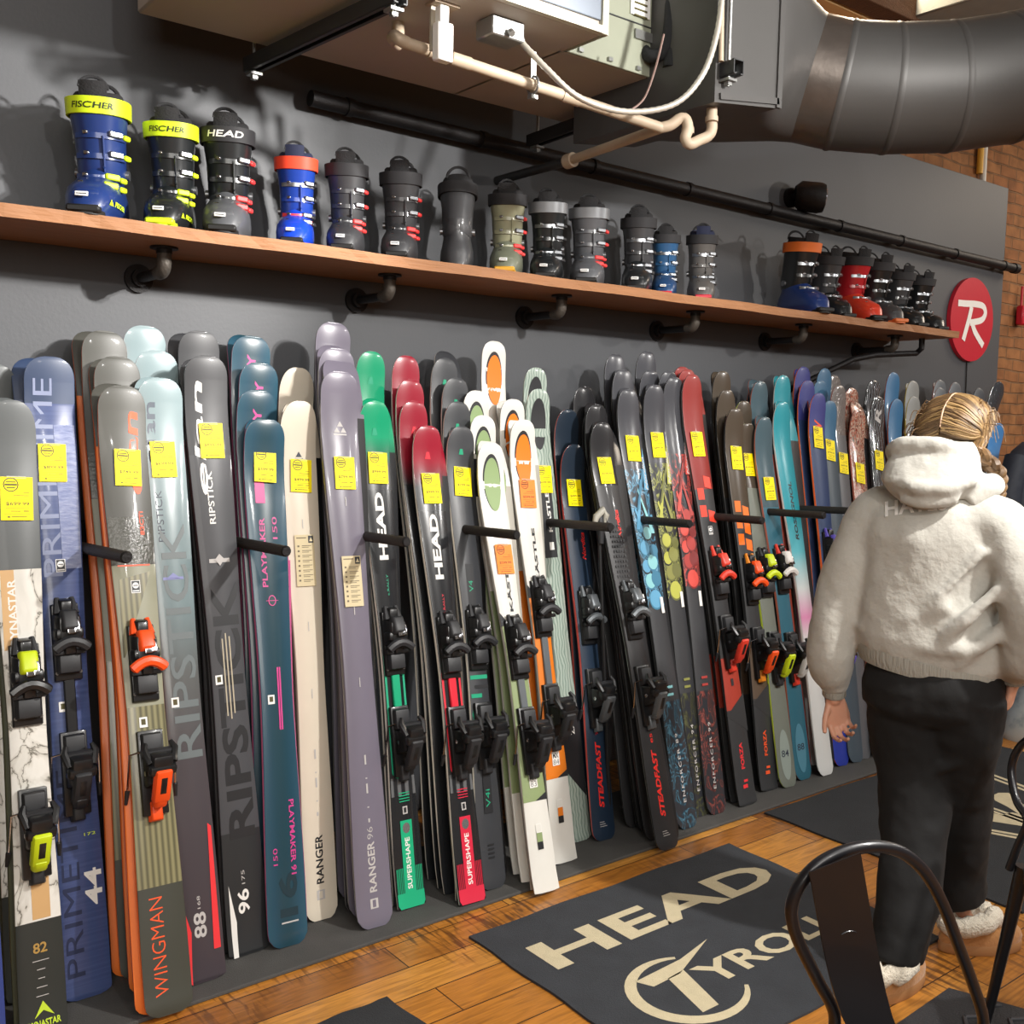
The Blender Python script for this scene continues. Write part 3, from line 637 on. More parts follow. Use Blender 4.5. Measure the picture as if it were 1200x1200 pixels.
def st_super(acc, accd, tipm, name):
    def st(s, f):
        Y = s.y_at; g = grad_mat(name, [(0,'#1f2123'),(.35,'#1f2123'),(.75,tipm),(1,tipm)], s.L-.3, s.L-.06)
        s.body([(0, D('gloss_black_topsheet', '#222427', rough=.25, coat=.6)), (s.L-.3, g)], s_wh)
        s.mb.add([s.P(-.012+.0*0, s.L-.115, .0016), s.P(.012, s.L-.115, .0016), s.P(.006, s.L-.09, .0016), s.P(-.006, s.L-.09, .0016)], [(0,1,2,3)], acc)
        if f:
            s.text('HEAD', .0, s.L-.54, s.L-.31, c_wh, h=.034, bold=.04); s.text('e.RALLY', .1, s.L-.66, s.L-.59, acc, h=.008, bold=0)
            y = s.L-.72; s.ell(0, y, .013, .013*1.2, c_silver, 20)
            hat = ramp_mat('grey_diagonal_hatch', [(0,'#222427'),(.45,'#26282b'),(.55,'#5a5c5e'),(1,'#66686a')], 11, 'wave', (1,1,1), detail=0, interp='LINEAR')
            s.uq(-.97, .97, s.L-.86, s.L-.76, hat, 4); s.uq(-.97, .97, .36, .42, hat, 4)
            s.sticker(s.L-.8, 0)
            ya, yb = .44, s.L-.86; w = .034                                 # rounded frame line around the plate
            for sx in (-1, 1): s.quad([(sx*w-.004, ya), (sx*w+.004, ya), (sx*w+.004, yb), (sx*w-.004, yb)], acc, 14)
            for (yy, d) in ((yb, 1), (ya, -1)):
                of = s.off(); vs = []
                for i in range(13):
                    a = PI*i/12
                    for r in (w-.004, w+.004): vs.append(s.P(math.cos(a)*r, yy+d*math.sin(a)*r*.7, of))
                s.mb.add(vs, [(2*i, 2*i+1, 2*i+3, 2*i+2) if d > 0 else (2*i, 2*i+2, 2*i+3, 2*i+1) for i in range(12)], acc)
            hat2 = ramp_mat(name+'_tail', [(0,accd),(.4,accd),(.5,'#1f2123'),(1,'#1f2123')], 60, 'wave', (1,1,1), detail=0)
            s.uq(-.97, .97, .002, .05, accd_m(accd), 4); s.uq(-.97, .97, .05, .13, hat2, 6)
            s.quad([(-.022, .04), (.022, .04), (.022, .28), (-.022, .28)], accd_m(accd), 6)
            s.text('SUPERSHAPE', .0, .06, .225, c_wh, h=.018, bold=.02); s.ell(0, .255, .014, .017, c_silver, 20)
            rect(s, -.009, .009, .3, .325, c_lgrey, 1); rect(s, -.005, .005, .304, .321, c_bk, 1)
            for k in range(4): rect(s, -.02, .02, .34+.009*k, .343+.009*k, accd_m(accd), 1)
    return st
def accd_m(h): return D('tail_print_'+h[1:], h)
def st_v4(s, f):
    Y = s.y_at
    s.body([(0, D('slate_topsheet', '#3a3c40', rough=.4))], s_wh)
    s.mb.add([s.P(-.01, s.L-.1, .0016), s.P(.01, s.L-.1, .0016), s.P(.006, s.L-.08, .0016), s.P(-.006, s.L-.08, .0016)], [(0,1,2,3)], c_gr)
    if f:
        s.uq(-.35, .35, s.L-.72, s.L-.5, c_bk, 5); s.text('V4', .0, s.L-.6, s.L-.56, c_gr, h=.018, bold=0)
        for k in range(11):
            y = s.L-.78-.032*k
            if k % 2 == 0: s.uq(-.95, (.2 if k % 4 else .95), y, y+.014, c_gr, 2)
            else: s.uq(-.5, .95 if k % 3 else .3, y, y+.012, c_bk, 2)
        s.uq(-.4, .4, s.L-.83, s.L-.7, c_bk, 4); s.uq(-.42, -.3, s.L-.83, s.L-.7, c_gr, 4); s.uq(.3, .42, s.L-.83, s.L-.7, c_gr, 4); s.sticker(s.L-.77, 0)
        s.uq(-.9, .9, .52, .6, c_gr, 3); s.uq(-.7, .5, .545, .6, D('slate_topsheet', '#3a3c40'), 3); s.uq(.6, .75, .42, .52, c_gr, 4); s.uq(-.7, .75, .4, .42, c_gr, 2); s.uq(-.5, -.1, .44, .47, c_gr, 2)
        s.uq(-.35, .35, .25, .42, c_bk, 4); s.text('V4i', .0, .27, .33, c_gr, h=.018, bold=0)
        for k in range(4): rect(s, -.012, .012, .1+.014*k, .106+.014*k, c_bk, 1)
def st_kast(ins, band, num):
    def st(s, f):
        Y = s.y_at; L = s.L
        s.body([(0, D('warm_white_topsheet', '#dcdad3', rough=.3)), (.30, band), (L-.66, D('warm_white_topsheet', '#dcdad3'))], D('light_grey_sidewall', '#b7b4ac'))
        s.ell(0, L-.145, .040, .105, c_bk, 30, .08); s.off(); s.ell(.002, L-.152, .036, .098, ins, 30, .08)
        if f:
            s.quad([(.0, .3), (.052, .3), (.05, .325), (.0, .3)], c_bk, 2); s.quad([(-.052, .3), (.0, .3), (-.05, .325), (-.052, .33)], band, 2)
            s.text('KÄSTLE', .15, L-.62, L-.41, c_bk, h=.017, bold=.03); s.sticker(L-.69, -.004); rect(s, -.012, .012, L-.755, L-.725, c_wh, 1); rect(s, -.005, .006, L-.745, L-.735, c_bk, 1)
            s.quad([(-.05, L-.67), (.0, L-.67), (-.02, L-.66), (-.05, L-.62)], c_bk, 3)
            rect(s, -.017, .017, .345, .395, c_wh, 1); s.htext('MX', 0, .372, .026, c_bk, .03, h=.018); s.htext(num, 0, .349, .026, c_bk, -.01, h=.018)
            rect(s, -.014, .010, .165, .225, c_wh, 1); s.quad([(-.014,.165),(.010,.165),(.010,.195),(-.014,.195)], band, 1); rect(s, -.012, .008, .198, .222, D('warm_white_topsheet', '#dcdad3'), 1); rect(s, -.014, .010, .14, .165, c_bk, 1)
    return st
t_sage = ramp_mat('sage_moire_topsheet', [(0,'#7f9187'),(.45,'#8d9f94'),(.55,'#b3c0b6'),(1,'#a7b5ab')], 22, 'wave', (1,1,1), distortion=6, detail=1)
def st_sage(s, f):
    L = s.L; s.body([(0, t_sage)], D('sage_sidewall', '#a5b3a8'))
    s.ell(0, L-.135, .038, .1, c_bk, 30, .08)
    if f:
        s.uq(-.8, .6, L-.66, L-.36, c_bk, 6); s.text('KÄSTLE', .1, L-.56, L-.4, c_wh, h=.022, bold=.03); rect(s, -.008, .014, L-.63, L-.6, c_wh, 1)
        s.quad([(-.05, .28), (.05, .16), (.05, .5), (-.05, .5)], c_bk, 6); s.text('ZX92', .2, .4, .48, c_wh, h=.02, bold=.01)
def st_stead(deck, side, num):
    def st(s, f):
        Y = s.y_at; L = s.L; s.body([(0, deck), (L-.25, D('sheen_'+deck.name, '#26303c' if '76' in num else '#2b2b2d', rough=.22))], side)
        if f:
            s.text('STEADFAST', .0, .12, .37, D('bright_red_print', '#f0332c'), h=.026, bold=.035, shear=.2); s.text(num, .0, .395, .43, D('bright_red_print', '#f0332c'), h=.012, bold=.01)
            s.text('Nordica', .35, L-.46, L-.35, D('bright_red_print', '#f0332c'), h=.02, bold=.02, shear=.3)
            for k in range(3): rect(s, -.018, .018-.006*k, .05+.008*k, .052+.008*k, c_lgrey, 1)
            if '8' in num:
                for i in range(11):
                    for j in range(5): rect(s, -.035+.014*j+(i % 2)*.004, -.027+.014*j+(i % 2)*.004, L-.62+.02*i, L-.61+.02*i, c_bk, 1)
            s.sticker(L-.72 if '8' in num else L-.73, .01)
    return st
def cam(key, a, b, c): return ramp_mat(key, [(0,'#26282c'),(.44,'#303237'),(.5,a),(.54,b),(.58,'#2e3034'),(.68,c),(1,'#1f2124')], 11, 'noise', (1.6,1,1), distortion=2.2, detail=2, interp='EASE', rough=.3)
def st_enf(p, blob, num, key):
    def st(s, f):
        Y = s.y_at; L = s.L; dk = D('matte_grey_topsheet', '#37383b', rough=.45)
        s.body([(0, cam(key+'_dark_swirl_print', *{'blue':('#27404e','#4a7488','#2c4654'),'olive':('#3a3b2c','#55573c','#3b3c2e'),'red':('#4a2c2c','#8a4a44','#4c3030')}[key])), (.5, dk), (L-.9, p), (L-.33, D('smoke_tip_topsheet', '#45464b', rough=.25)), ], s_bk)
        if f:
            for i, (x, y, r) in enumerate(((0,.0,.036),(-.015,.075,.03),(.02,.085,.028),(-.025,.135,.026),(.012,.15,.03),(.03,.2,.022),(-.02,.21,.028),(.005,.27,.026),(-.028,.3,.02))):
                m = D(key+'_blob%d' % (i % 3), blob[i % 3]); yy = L-.87+y; s.ell(x, yy, r, r*1.15, c_bk if i % 4 == 3 else D(key+'_rim', blob[2]), 20); s.ell(x+.001, yy+.003, r*.9, r*1.02, m, 20)
            for i, (a, b, c_, d) in enumerate(((-.05,.42,.02,.62),(.05,.4,-.01,.58),(-.03,.5,.045,.66),(.0,.35,-.045,.5))):
                s.quad([(a, L-1.0+b), (a*.6, L-1.0+b), (c_, L-1.0+d), (c_*.8, L-1.0+d+.01)], D(key+'_blob%d' % (i % 3), blob[i % 3]), 4)
            s.quad([(.03, L-.42), (.055, L-.42), (.055, L-.24), (.045, L-.3)], D(key+'_blob0', blob[0]), 4)
            s.text('ENFORCER '+num, .0, .1, .37, c_lgrey, h=.015, bold=.01, space=1.3); s.text('Nordica', .75, L-.42, L-.28, c_lgrey, h=.014, shear=.3)
            for k in (0, 1): rect(s, -.018, .018, .52+.03*k, .53+.03*k, D(key+'_blob1', blob[1]), 1)
            rect(s, .02, .036, .85, .915, c_wh, 2)
    return st
def st_forza(tipm, blk, txt, grey=False):
    def st(s, f):
        L = s.L; dk = D('anthracite_topsheet', '#333436')
        s.body([(0, dk), (.4, D('brick_'+blk.name, '#a33a2c') if not grey else D('bronze_topsheet', '#5a4a3c')), (.62, dk), (L-.5, tipm), (L-.36 if grey else L-.3, tipm)], s_bk)
        if f:
            s.quad([(-.06, .38), (.06, .3), (.06, .46), (-.06, .38)], dk, 3)
            for i in range(3):
                for j in (0, 1): s.quad([(-.045+.05*j, L-.62+.075*i-.02*j), (-.005+.05*j, L-.62+.075*i-.03*j), (-.005+.05*j, L-.57+.075*i-.03*j), (-.045+.05*j, L-.57+.075*i-.02*j)], blk, 2) if (i+j) % 3 != 2 or grey else None
            s.text('FORZA', .0, .15, .26, txt, h=.022, bold=.03); rect(s, -.014, .014, .07, .085, txt, 1); rect(s, -.006, .018, .095, .105, txt, 1)
            s.sticker(L-.68, .0); rect(s, -.02, .02, .62, .64, txt, 1); rect(s, -.008, .008, .5, .53, dk, 1)
    return st
def st_simple(deck, side, tipm=None, tail=None, txt=None, tc=None, tl=.2, num=None):
    def st(s, f):
        L = s.L; b = [(0, tail or deck)] + ([(.35, deck)] if tail else []) + ([(L-tl, tipm)] if tipm else []); s.body(b, side)
        if f and num: s.htext(num, 0, .13, .05, c_navy, .01, h=.03); rect(s, -.03, .03, .09, .096, c_wh, 1); s.ell(0, .14, .035, .11, D('pale_'+deck.name, '#8d9891' if num == '84' else '#4e8296'), 24); s.htext(num, 0, .13, .05, c_navy, .01, h=.03)
        if f and txt: s.text(txt[0], .1, L-txt[1], L-txt[2], tc or c_bk, h=txt[3], bold=.03, shear=.15)
    return st
b_navy = D('navy_topsheet', '#1f2f42'); b_blk = D('black_steadfast_topsheet', '#29292b')
c_lime_b = mat('lime_binding', '#c8dc1e', .4, var=.03); c_or_b = mat('orange_binding', '#f2531c', .4, var=.03); c_red_b = mat('red_binding', '#d23a2a', .4, var=.03)
c_amb_b = mat('amber_binding', '#d9821e', .4, var=.03); c_wh_b = mat('white_binding', '#d8d6d2', .4, var=.03)
c_green_pl = mat('green_plate', '#17a274', .35, var=.03); c_red_pl = mat('red_plate', '#d8283a', .35, var=.03); c_gry_pl = mat('grey_plate', '#5d6266', .4, var=.05)
WIDE = (.135, .105, .128); MID = (.125, .092, .115); CARV = (.118, .078, .108)
ORD = ['', 'second', 'third', 'fourth', 'fifth', 'sixth', 'seventh', 'eighth', 'ninth']
def wrapmat(): return None
SKIS = []
def column(style, front_lbl, stack, bpx, tpx, wid, backs, price=None, tagpy=None, tagu=0., tcol=0, bind=None, yt=3.07, tip=.04, rt=.1, tail=.02, thick=.0155, card=None, wrap=False, yb=None, base=None, fgroup=None, tagw=.074):
    s = Ski(bpx, tpx, yt, wid, tip=tip, roundt=rt, tail=tail, thick=thick, yb=yb)
    s.basem = base; style(s, True)
    root = thing('ski', front_lbl, 'ski', mtx=s.M, group='skis of the '+stack+' stack')
    s.mb.obj('ski_body', root, smooth=50)
    if price: s.pricetag(root, tagpy, tagu, price, tcol, rot=random.uniform(-.01, .05), w=tagw, h=tagw*1.45)
    if card: s.card(root, *card)
    if bind:
        yt_, yh_ = s.y_at(bind[0]), s.y_at(bind[1]); binding(s, root, yt_, yh_, **bind[2])
    xb0, yb0 = s.B.x, s.B.y; lastf = yt
    for i, bk in enumerate(backs):
        px, py, Y = bk[:3]; face = bk[3] if len(bk) > 3 else 1
        if face > 0: lastf = Y
        else: Y = lastf + .098
        Y = min(Y, 3.44)
        T = fy(px, py, Y); bt = Y + (tip if face > 0 else -tip*.8); yb2 = min(3.3, yb0 + (bt-yt-tip)*.95); xb = xb0 + (T.x-s.T.x)*.55 + random.uniform(-.008, .008) - (.012 if face < 0 else 0)
        q = Ski(None, (px, py), Y, wid, yb=yb2, xb=xb, tip=tip*(1 if face > 0 else .8), face=face, roundt=rt, tail=tail, thick=thick)
        q.basem = base; style(q, False)
        o = q.mb.obj('ski', None, smooth=50, mtx=q.M)
        tag(o, '%s ski, %s from the front of its stack' % (stack, ORD[min(i+1, 8)]), 'ski', 'skis of the '+stack+' stack')
    return s
P = -1
# far left
column(st_marble, 'dark-tipped white marble ski with lime toe binding, cut off by the left edge', 'marble-patterned', (52, 1212), (13, 469), MID, [(2, 466, 3.09, P), (-6, 427, 3.2), (-12, 426, 3.22, P)], '$699.99', 585, .1, bind=(800, 975, dict(acc=c_lime_b, acc2=M_bk2, toeacc='x', tower=.07)), yt=3.0, tagw=.08, base=D('olive_ski_base','#4c4f3a'))
o_ = Ski((-22, 1290), (-45, 560), 2.95, MID); st_prime0 = D('royal_blue_topsheet', '#2b3a7a'); st_simple(st_prime0, s_bk)(o_, False)
tag(o_.mb.obj('ski', None, 50, o_.M), 'royal blue ski barely showing at the bottom left corner', 'ski')
column(st_blue44, 'brushed blue ski with large pale lettering and grey binding, second column from left', 'brushed blue', (103, 1168), (58, 418), WIDE, [(40, 420, 3.17, P)], '$899.99', 543, -.05, bind=(750, 905, dict(acc=M_bk2, track=M_bk, tower=.07)), yt=3.13, rt=.072, base=D('ink_ski_base','#1f2a40'))
column(st_wing, 'orange-edged olive ski with orange binding and orange lettering', 'orange-edged olive', (199, 1188), (143, 452), WIDE, [(131, 450, 3.10, P), (138, 418, 3.18), (128, 421, 3.2, P), (123, 388, 3.3), (108, 389, 3.32, P)], '$749.99', 549, .1, bind=(775, 905, dict(acc=c_or_b, acc2=c_or_b, tower=.085)), yt=3.06, tail=.035, rt=.072, base=D('orange_ski_base','#f07c30'))
column(st_rip88, 'pale sage ski fading to plum with red tail corners', 'sage grey', (239, 1150), (188, 443), WIDE, [(180, 442, 3.11, P), (184, 411, 3.19), (170, 382, 3.3)], '$699.99', 539, .0, yt=3.07, tail=.012, rt=.072, base=D('crimson_ski_base','#8e2430'))
column(st_rip96, 'graphite black ski with huge black block letters and white tail corner', 'graphite black', (292, 1117), (242, 417), WIDE, [(232, 421, 3.11, P), (234, 388, 3.25), (218, 391, 3.28, P)], '$899.99', 517, .1, yt=3.07, tail=.012, rt=.072)
column(st_play, 'deep teal ski with magenta lettering and pink edges', 'teal and magenta', (338, 1108), (312, 491), WIDE, [(307, 490, 3.10, P), (303, 457, 3.16), (305, 425, 3.22), (296, 394, 3.28), (286, 393, 3.31, P)], '$599.99', 546, .0, yt=3.07, tail=.045, rt=.072, base=D('magenta_ski_base','#c45a8c'))
column(st_ranger(D('cream_topsheet', '#d9cfbd', rough=.3), c_bk, c_navy, D('cream_sidewall', '#b5aa98'), False), 'cream white ski with black lettering near the tail', 'cream white', (377, 1077), (352, 470), (.128,.098,.115), [(347, 471, 3.13, P), (350, 431, 3.24)], '$499.99', 558, .05, card=(627, 687), yt=3.09, tail=.05)
column(st_ranger(D('dusty_purple_topsheet', '#706b79', rough=.3), c_lgrey, c_lgrey, D('grey_sidewall', '#6f7072'), True), 'dusty purple ski with pale lettering and three-triangle badge', 'dusty purple', (440, 1086), (399, 435), WIDE, [(396, 420, 3.09, P), (396, 408, 3.14), (389, 405, 3.2, P), (392, 378, 3.28)], '$799.99', 555, .05, card=(652, 711), yt=3.05, tail=.05, rt=.072)
column(st_super(c_gr, '#14a878', '#139d70', 'green_faded_tip'), 'narrow black ski with green tip and green lettered tail', 'green-tipped', (482, 1063), (440, 470), CARV, [(436, 467, 3.10, P), (430, 500, 3.14, P), (436, 412, 3.26)], '$999.99', 549, .1, bind=(752, 868, dict(acc=M_bk2, track=c_green_pl, tower=.09)), yt=3.07, rt=.085, tail=.006)
column(st_super(D('crimson_print', '#d8283a'), '#cf2440', '#9a1a30', 'red_faded_tip'), 'narrow black ski with crimson tip and red lettered tail', 'crimson-tipped', (553, 1058), (502, 499), CARV, [(497, 500, 3.09, P), (486, 470, 3.15), (482, 445, 3.2), (477, 417, 3.28), (472, 446, 3.24, P)], '$999.99', 573, .1, bind=(757, 868, dict(acc=M_bk2, track=c_red_pl, tower=.09)), yt=3.05, rt=.085, tail=.006)
column(st_v4, 'slate grey ski with green stripes across the binding area', 'slate grey and green', (578, 1041), (542, 500), CARV, [(538, 498, 3.11, P), (538, 471, 3.17), (536, 443, 3.23), (523, 420, 3.29), (521, 412, 3.33, P)], '$799.99', 565, .05, bind=(748, 862, dict(acc=M_bk2, tower=.09)), yt=3.08, rt=.085, tail=.04)
column(st_kast(D('sage_green_insert', '#8ba36f'), D('moss_green_band', '#8a9a6c'), '83'), 'white ski with green teardrop tip and mossy green middle', 'green-inset white', (640, 1045), (576, 519), CARV, [(571, 516, 3.06, P), (567, 487, 3.13), (559, 458, 3.2)], '$599.99', 656, .1, tcol=1, bind=(760, 868, dict(acc=M_bk2, track=c_gry_pl, tower=.09)), yt=3.03, rt=.07, tail=.004, base=D('pale_ski_base','#a9a69c'))
column(st_kast(D('orange_insert', '#f57a0c'), D('orange_band', '#e07a1c'), '84'), 'white ski with orange teardrop tip and orange middle', 'orange-inset white', (662, 1010), (614, 492), CARV, [(606, 490, 3.10, P), (602, 468, 3.15), (592, 470, 3.18, P), (580, 400, 3.3)], '$599.99', 579, .05, tcol=1, bind=(712, 838, dict(acc=M_bk2, track=c_gry_pl, tower=.09)), yt=3.06, rt=.07, tail=.004, base=D('pale_ski_base','#a9a69c'))
column(st_sage, 'patterned sage ski with a hollow-looking black tip and black side panel', 'patterned sage', (680, 985), (632, 456), CARV, [(629, 431, 3.25)], '$699.99', 562, .0, yt=3.14, rt=.08)
column(st_stead(b_navy, s_brd, '76'), 'navy blue ski with slanted red lettering at its tail', 'navy blue', (708, 984), (674, 521), MID, [(667, 480, 3.2), (661, 520, 3.15, P)], '$499.99', 578, .0, bind=(722, 818, dict(acc=M_gun, tower=.08)), yt=3.1, tail=.04, base=D('red_ski_base','#9c342c'))
column(st_stead(b_blk, s_bk, '85'), 'black ski with slanted red lettering and a perforated pattern', 'plain black', (783, 995), (706, 495), MID, [(702, 494, 3.06, P), (700, 474, 3.12), (694, 472, 3.15, P), (686, 453, 3.26), (697, 480, 3.19), (692, 486, 3.22, P)], '$599.99', 552, .05, bind=(716, 815, dict(acc=M_gun, tower=.08)), yt=3.02, tail=.04)
column(st_enf(cam('blue_blossom_print', '#3a6a86', '#6fa6c4', '#4b87a6'), ('#5f9dc0', '#86c2c8', '#3d7794'), '89', 'blue'), 'grey-tipped ski printed with blue cloud shapes', 'blue cloud-printed', (806, 970), (737, 456), MID, [(733, 455, 3.12, P), (731, 433, 3.18), (727, 434, 3.21, P), (722, 415, 3.29)], '$799.99', 526, .05, yt=3.08, tail=.05)
column(st_enf(cam('olive_blossom_print', '#5d5f3c', '#a7ab5c', '#7c7f48'), ('#b3b552', '#86874a', '#6a6c3c'), '94', 'olive'), 'grey-tipped ski printed with olive green cloud shapes', 'olive cloud-printed', (821, 956), (768, 451), MID, [(764, 450, 3.13, P), (763, 434, 3.2), (759, 412, 3.29)], '$899.99', 522, .05, yt=3.09, tail=.05)
column(st_enf(cam('red_blossom_print', '#7a3434', '#c8544c', '#93403c'), ('#d05048', '#a83e3a', '#7c3030'), '99', 'red'), 'grey-tipped ski printed with red cloud shapes', 'red cloud-printed', (840, 953), (791, 442), MID, [(785, 435, 3.16)], None, yt=3.1, tail=.05)
column(st_forza(D('blood_red_tip', '#85231e'), D('vivid_red_block', '#e8402c'), c_red), 'dark red tipped ski with red blocks and red binding', 'dark red tipped', (876, 943), (812, 439), MID, [(806, 433, 3.13), (800, 430, 3.17), (803, 432, 3.22, P)], '$899.99', 521, .0, bind=(672, 752, dict(acc=c_red_b, acc2=c_red_b, tower=.08)), yt=3.08, tail=.01)
column(st_forza(D('bronze_tip', '#4f463c', rough=.25), D('vivid_orange_block', '#f0701c'), c_or, True), 'bronze-tipped ski with orange blocks and orange binding', 'bronze-tipped', (901, 926), (863, 479), MID, [(857, 478, 3.12, P), (853, 457, 3.17), (847, 457, 3.2, P), (848, 435, 3.25), (840, 436, 3.29, P)], '$799.99', 537, .05, bind=(680, 765, dict(acc=c_or_b, acc2=c_amb_b, tower=.08)), yt=3.09, tail=.01)
column(st_simple(D('weathered_grey_topsheet', '#70756c'), D('lime_sidewall', '#b9cc3c'), tipm=D('bronze_tip', '#4f463c'), tl=.3, num='84'), 'grey-green ski with a lime edge and a large dark number at its tail', 'lime-edged grey', (924, 922), (877, 496), MID, [(873, 470, 3.2)], '$599.99', 545, .0, bind=(672, 770, dict(acc=c_lime_b, acc2=M_bk2, tower=.08)), yt=3.11, tail=.05)
column(st_simple(D('petrol_topsheet', '#2c6274'), s_sal, tipm=D('petrol_grey_tip', '#4b5f68', rough=.25), tl=.42, num='88'), 'petrol blue ski with a grey chevron tip and red heel lever', 'petrol blue', (942, 913), (897, 489), MID, [(891, 487, 3.13, P), (892, 447, 3.22), (883, 445, 3.26, P), (888, 449, 3.3)], '$599.99', 573, .0, bind=(668, 770, dict(acc=c_wh_b, acc2=c_red_b, tower=.08)), yt=3.08, tail=.05, base=D('coral_ski_base','#b8503e'))
bo = grad_mat('white_pink_turquoise_topsheet', [(0,'#d9dad8'),(.36,'#d6d6d4'),(.42,'#d98cb4'),(.5,'#cfd6d6'),(.6,'#5fb3bf'),(.7,'#2a97a6'),(1,'#2f93a0')], 0, 1.72)
column(st_simple(bo, D('white_sidewall', '#d5d3cd'), txt=('ROSSIGNOL', .66, .38, .024)), 'turquoise ski fading through pink to a white tail', 'turquoise', (968, 908), (918, 471), MID, [(914, 470, 3.14, P), (919, 440, 3.22), (912, 441, 3.25, P)], None, yt=3.1, tail=.05)
column(st_simple(D('indigo_topsheet', '#2c3f66'), D('orange_sidewall', '#e0602a'), tipm=D('indigo_tip', '#3b3f82'), tl=.2, txt=('W', .2, .13, .06), tc=c_or, tail=D('royal_tail', '#2a3a9a')), 'indigo ski with an orange letter at the tip and orange edges', 'indigo and orange', (986, 897), (961, 461), MID, [(952, 463, 3.16, P), (948, 446, 3.2), (942, 446, 3.24, P), (943, 430, 3.28), (936, 433, 3.33, P)], '$899.99', 513, .0, yt=3.12, tail=.05, bind=(648, 770, dict(acc=D('violet_binding','#5a4fb0'), tower=.08)), base=D('orange_ski_base','#f07c30'))
column(st_simple(D('slate_blue_topsheet', '#46525c'), s_bk, tipm=D('steel_blue_tip', '#39688a'), tl=.3), 'slate ski with a steel blue tip band behind the indigo one', 'slate and steel blue', (1003, 893), (974, 470), MID, [(968, 432, 3.26), (963, 446, 3.22)], '$799.99', 528, .0, yt=3.14, tail=.05)
column(st_simple(D('mid_grey_topsheet', '#5f6064'), s_sal, tipm=D('cellophane_grey_tip', '#7c7876', rough=.12, coat=1, bump=.6, bscale=60), tl=.25), 'plain mid grey ski with a cellophane-wrapped tip', 'cellophane grey', (1012, 889), (985, 452), MID, [(979, 440, 3.27)], '$699.99', 543, .2, yt=3.16, tail=.05)
wr = ramp_mat('wrapped_red_floral_topsheet', [(0,'#2c2624'),(.4,'#8a3a2e'),(.48,'#c9bfae'),(.55,'#b8543a'),(.62,'#6e6a60'),(1,'#dcd6c8')], 14, 'noise', (2,1,1), distortion=3, rough=.12, coat=1, bump=.5)
column(st_simple(wr, s_sal), 'cellophane-wrapped ski with a red and cream floral print', 'red floral', (1030, 886), (1008, 480), MID, [(1002, 470, 3.2, P), (1000, 455, 3.26)], '$699.99', 555, .0, yt=3.16, tail=.05)
wr2 = ramp_mat('wrapped_silver_topsheet', [(0,'#1f2124'),(.45,'#55585c'),(.5,'#d5d7da'),(.56,'#8c9094'),(1,'#2c2e31')], 12, 'wave', (1,1,1), distortion=8, rough=.1, coat=1, bump=.5)
column(st_simple(wr2, s_bk, txt=('R', .14, .06, .05), tc=c_lgrey), 'cellophane-wrapped silver and black ski with a pale letter', 'wrapped silver', (1050, 880), (1031, 465), MID, [(1026, 446, 3.26)], '$699.99', 540, .0, yt=3.17, tail=.05)
column(st_simple(D('cobalt_topsheet', '#2f6a96'), s_sal), 'plain cobalt blue ski left of the head of the person', 'cobalt blue', (1070, 872), (1053, 468), MID, [(1049, 437, 3.28)], None, yt=3.18, tail=.05)
column(st_simple(D('stone_grey_topsheet', '#8a8c8a'), D('yellow_sidewall', '#c9b23c')), 'stone grey ski with a yellow edge beside the blonde hair', 'yellow-edged grey', (1092, 866), (1073, 465), MID, [(1072, 447, 3.28), (1066, 450, 3.32, P)], None, yt=3.18, tail=.05)
column(st_simple(D('smoky_topsheet', '#5c6268'), s_sal), 'smoky grey ski standing behind the head of the person', 'smoky grey', (1118, 862), (1104, 455), MID, [(1104, 446, 3.3), (1122, 449, 3.3), (1098, 449, 3.34, P)], None, yt=3.2, tail=.05)
column(st_simple(D('dark_smoky_topsheet', '#454b52'), s_bk), 'dark ski hidden behind the braid of the person', 'dark smoky', (1145, 858), (1136, 462), MID, [(1150, 456, 3.3)], None, yt=3.2, tail=.05)
# at the far right end, in front of the brick
s = Ski((1190, 858), (1174, 449), 3.3, MID, yb=3.0); st_simple(D('cellophane_dark_topsheet', '#3f454b', rough=.15, coat=1, bump=.5), s_bk)(s, True)
tag(s.mb.obj('ski', None, 50, s.M), 'dark cellophane-wrapped ski standing apart before the brick', 'ski')
s = Ski((1196, 880), (1173, 497), 2.9, MID, yb=2.6); st_simple(ramp_mat('sky_blue_topsheet', [(0,'#2f6fb4'),(.5,'#4c8ccc'),(1,'#8fb4d8')], 3, 'noise'), s_bk)(s, True)
r_ = thing('ski', 'bright sky blue ski with a pink label right of the braid', 'ski', mtx=s.M); s.mb.obj('ski_body', r_, 50)
mb = MB(); y = s.y_at(543); mb.box((-.01, y, s.zo(y)+s.th(y)/2+.001), (.07, .12, .002), mat('pink_label', '#ee6fa6', .5)); 
for k in range(5): mb.box((-.012, y-.035+.018*k, s.zo(y)+s.th(y)/2+.0025), (.03, .006, .001), M_stkb)
mb.obj('pink_label', r_, 0)
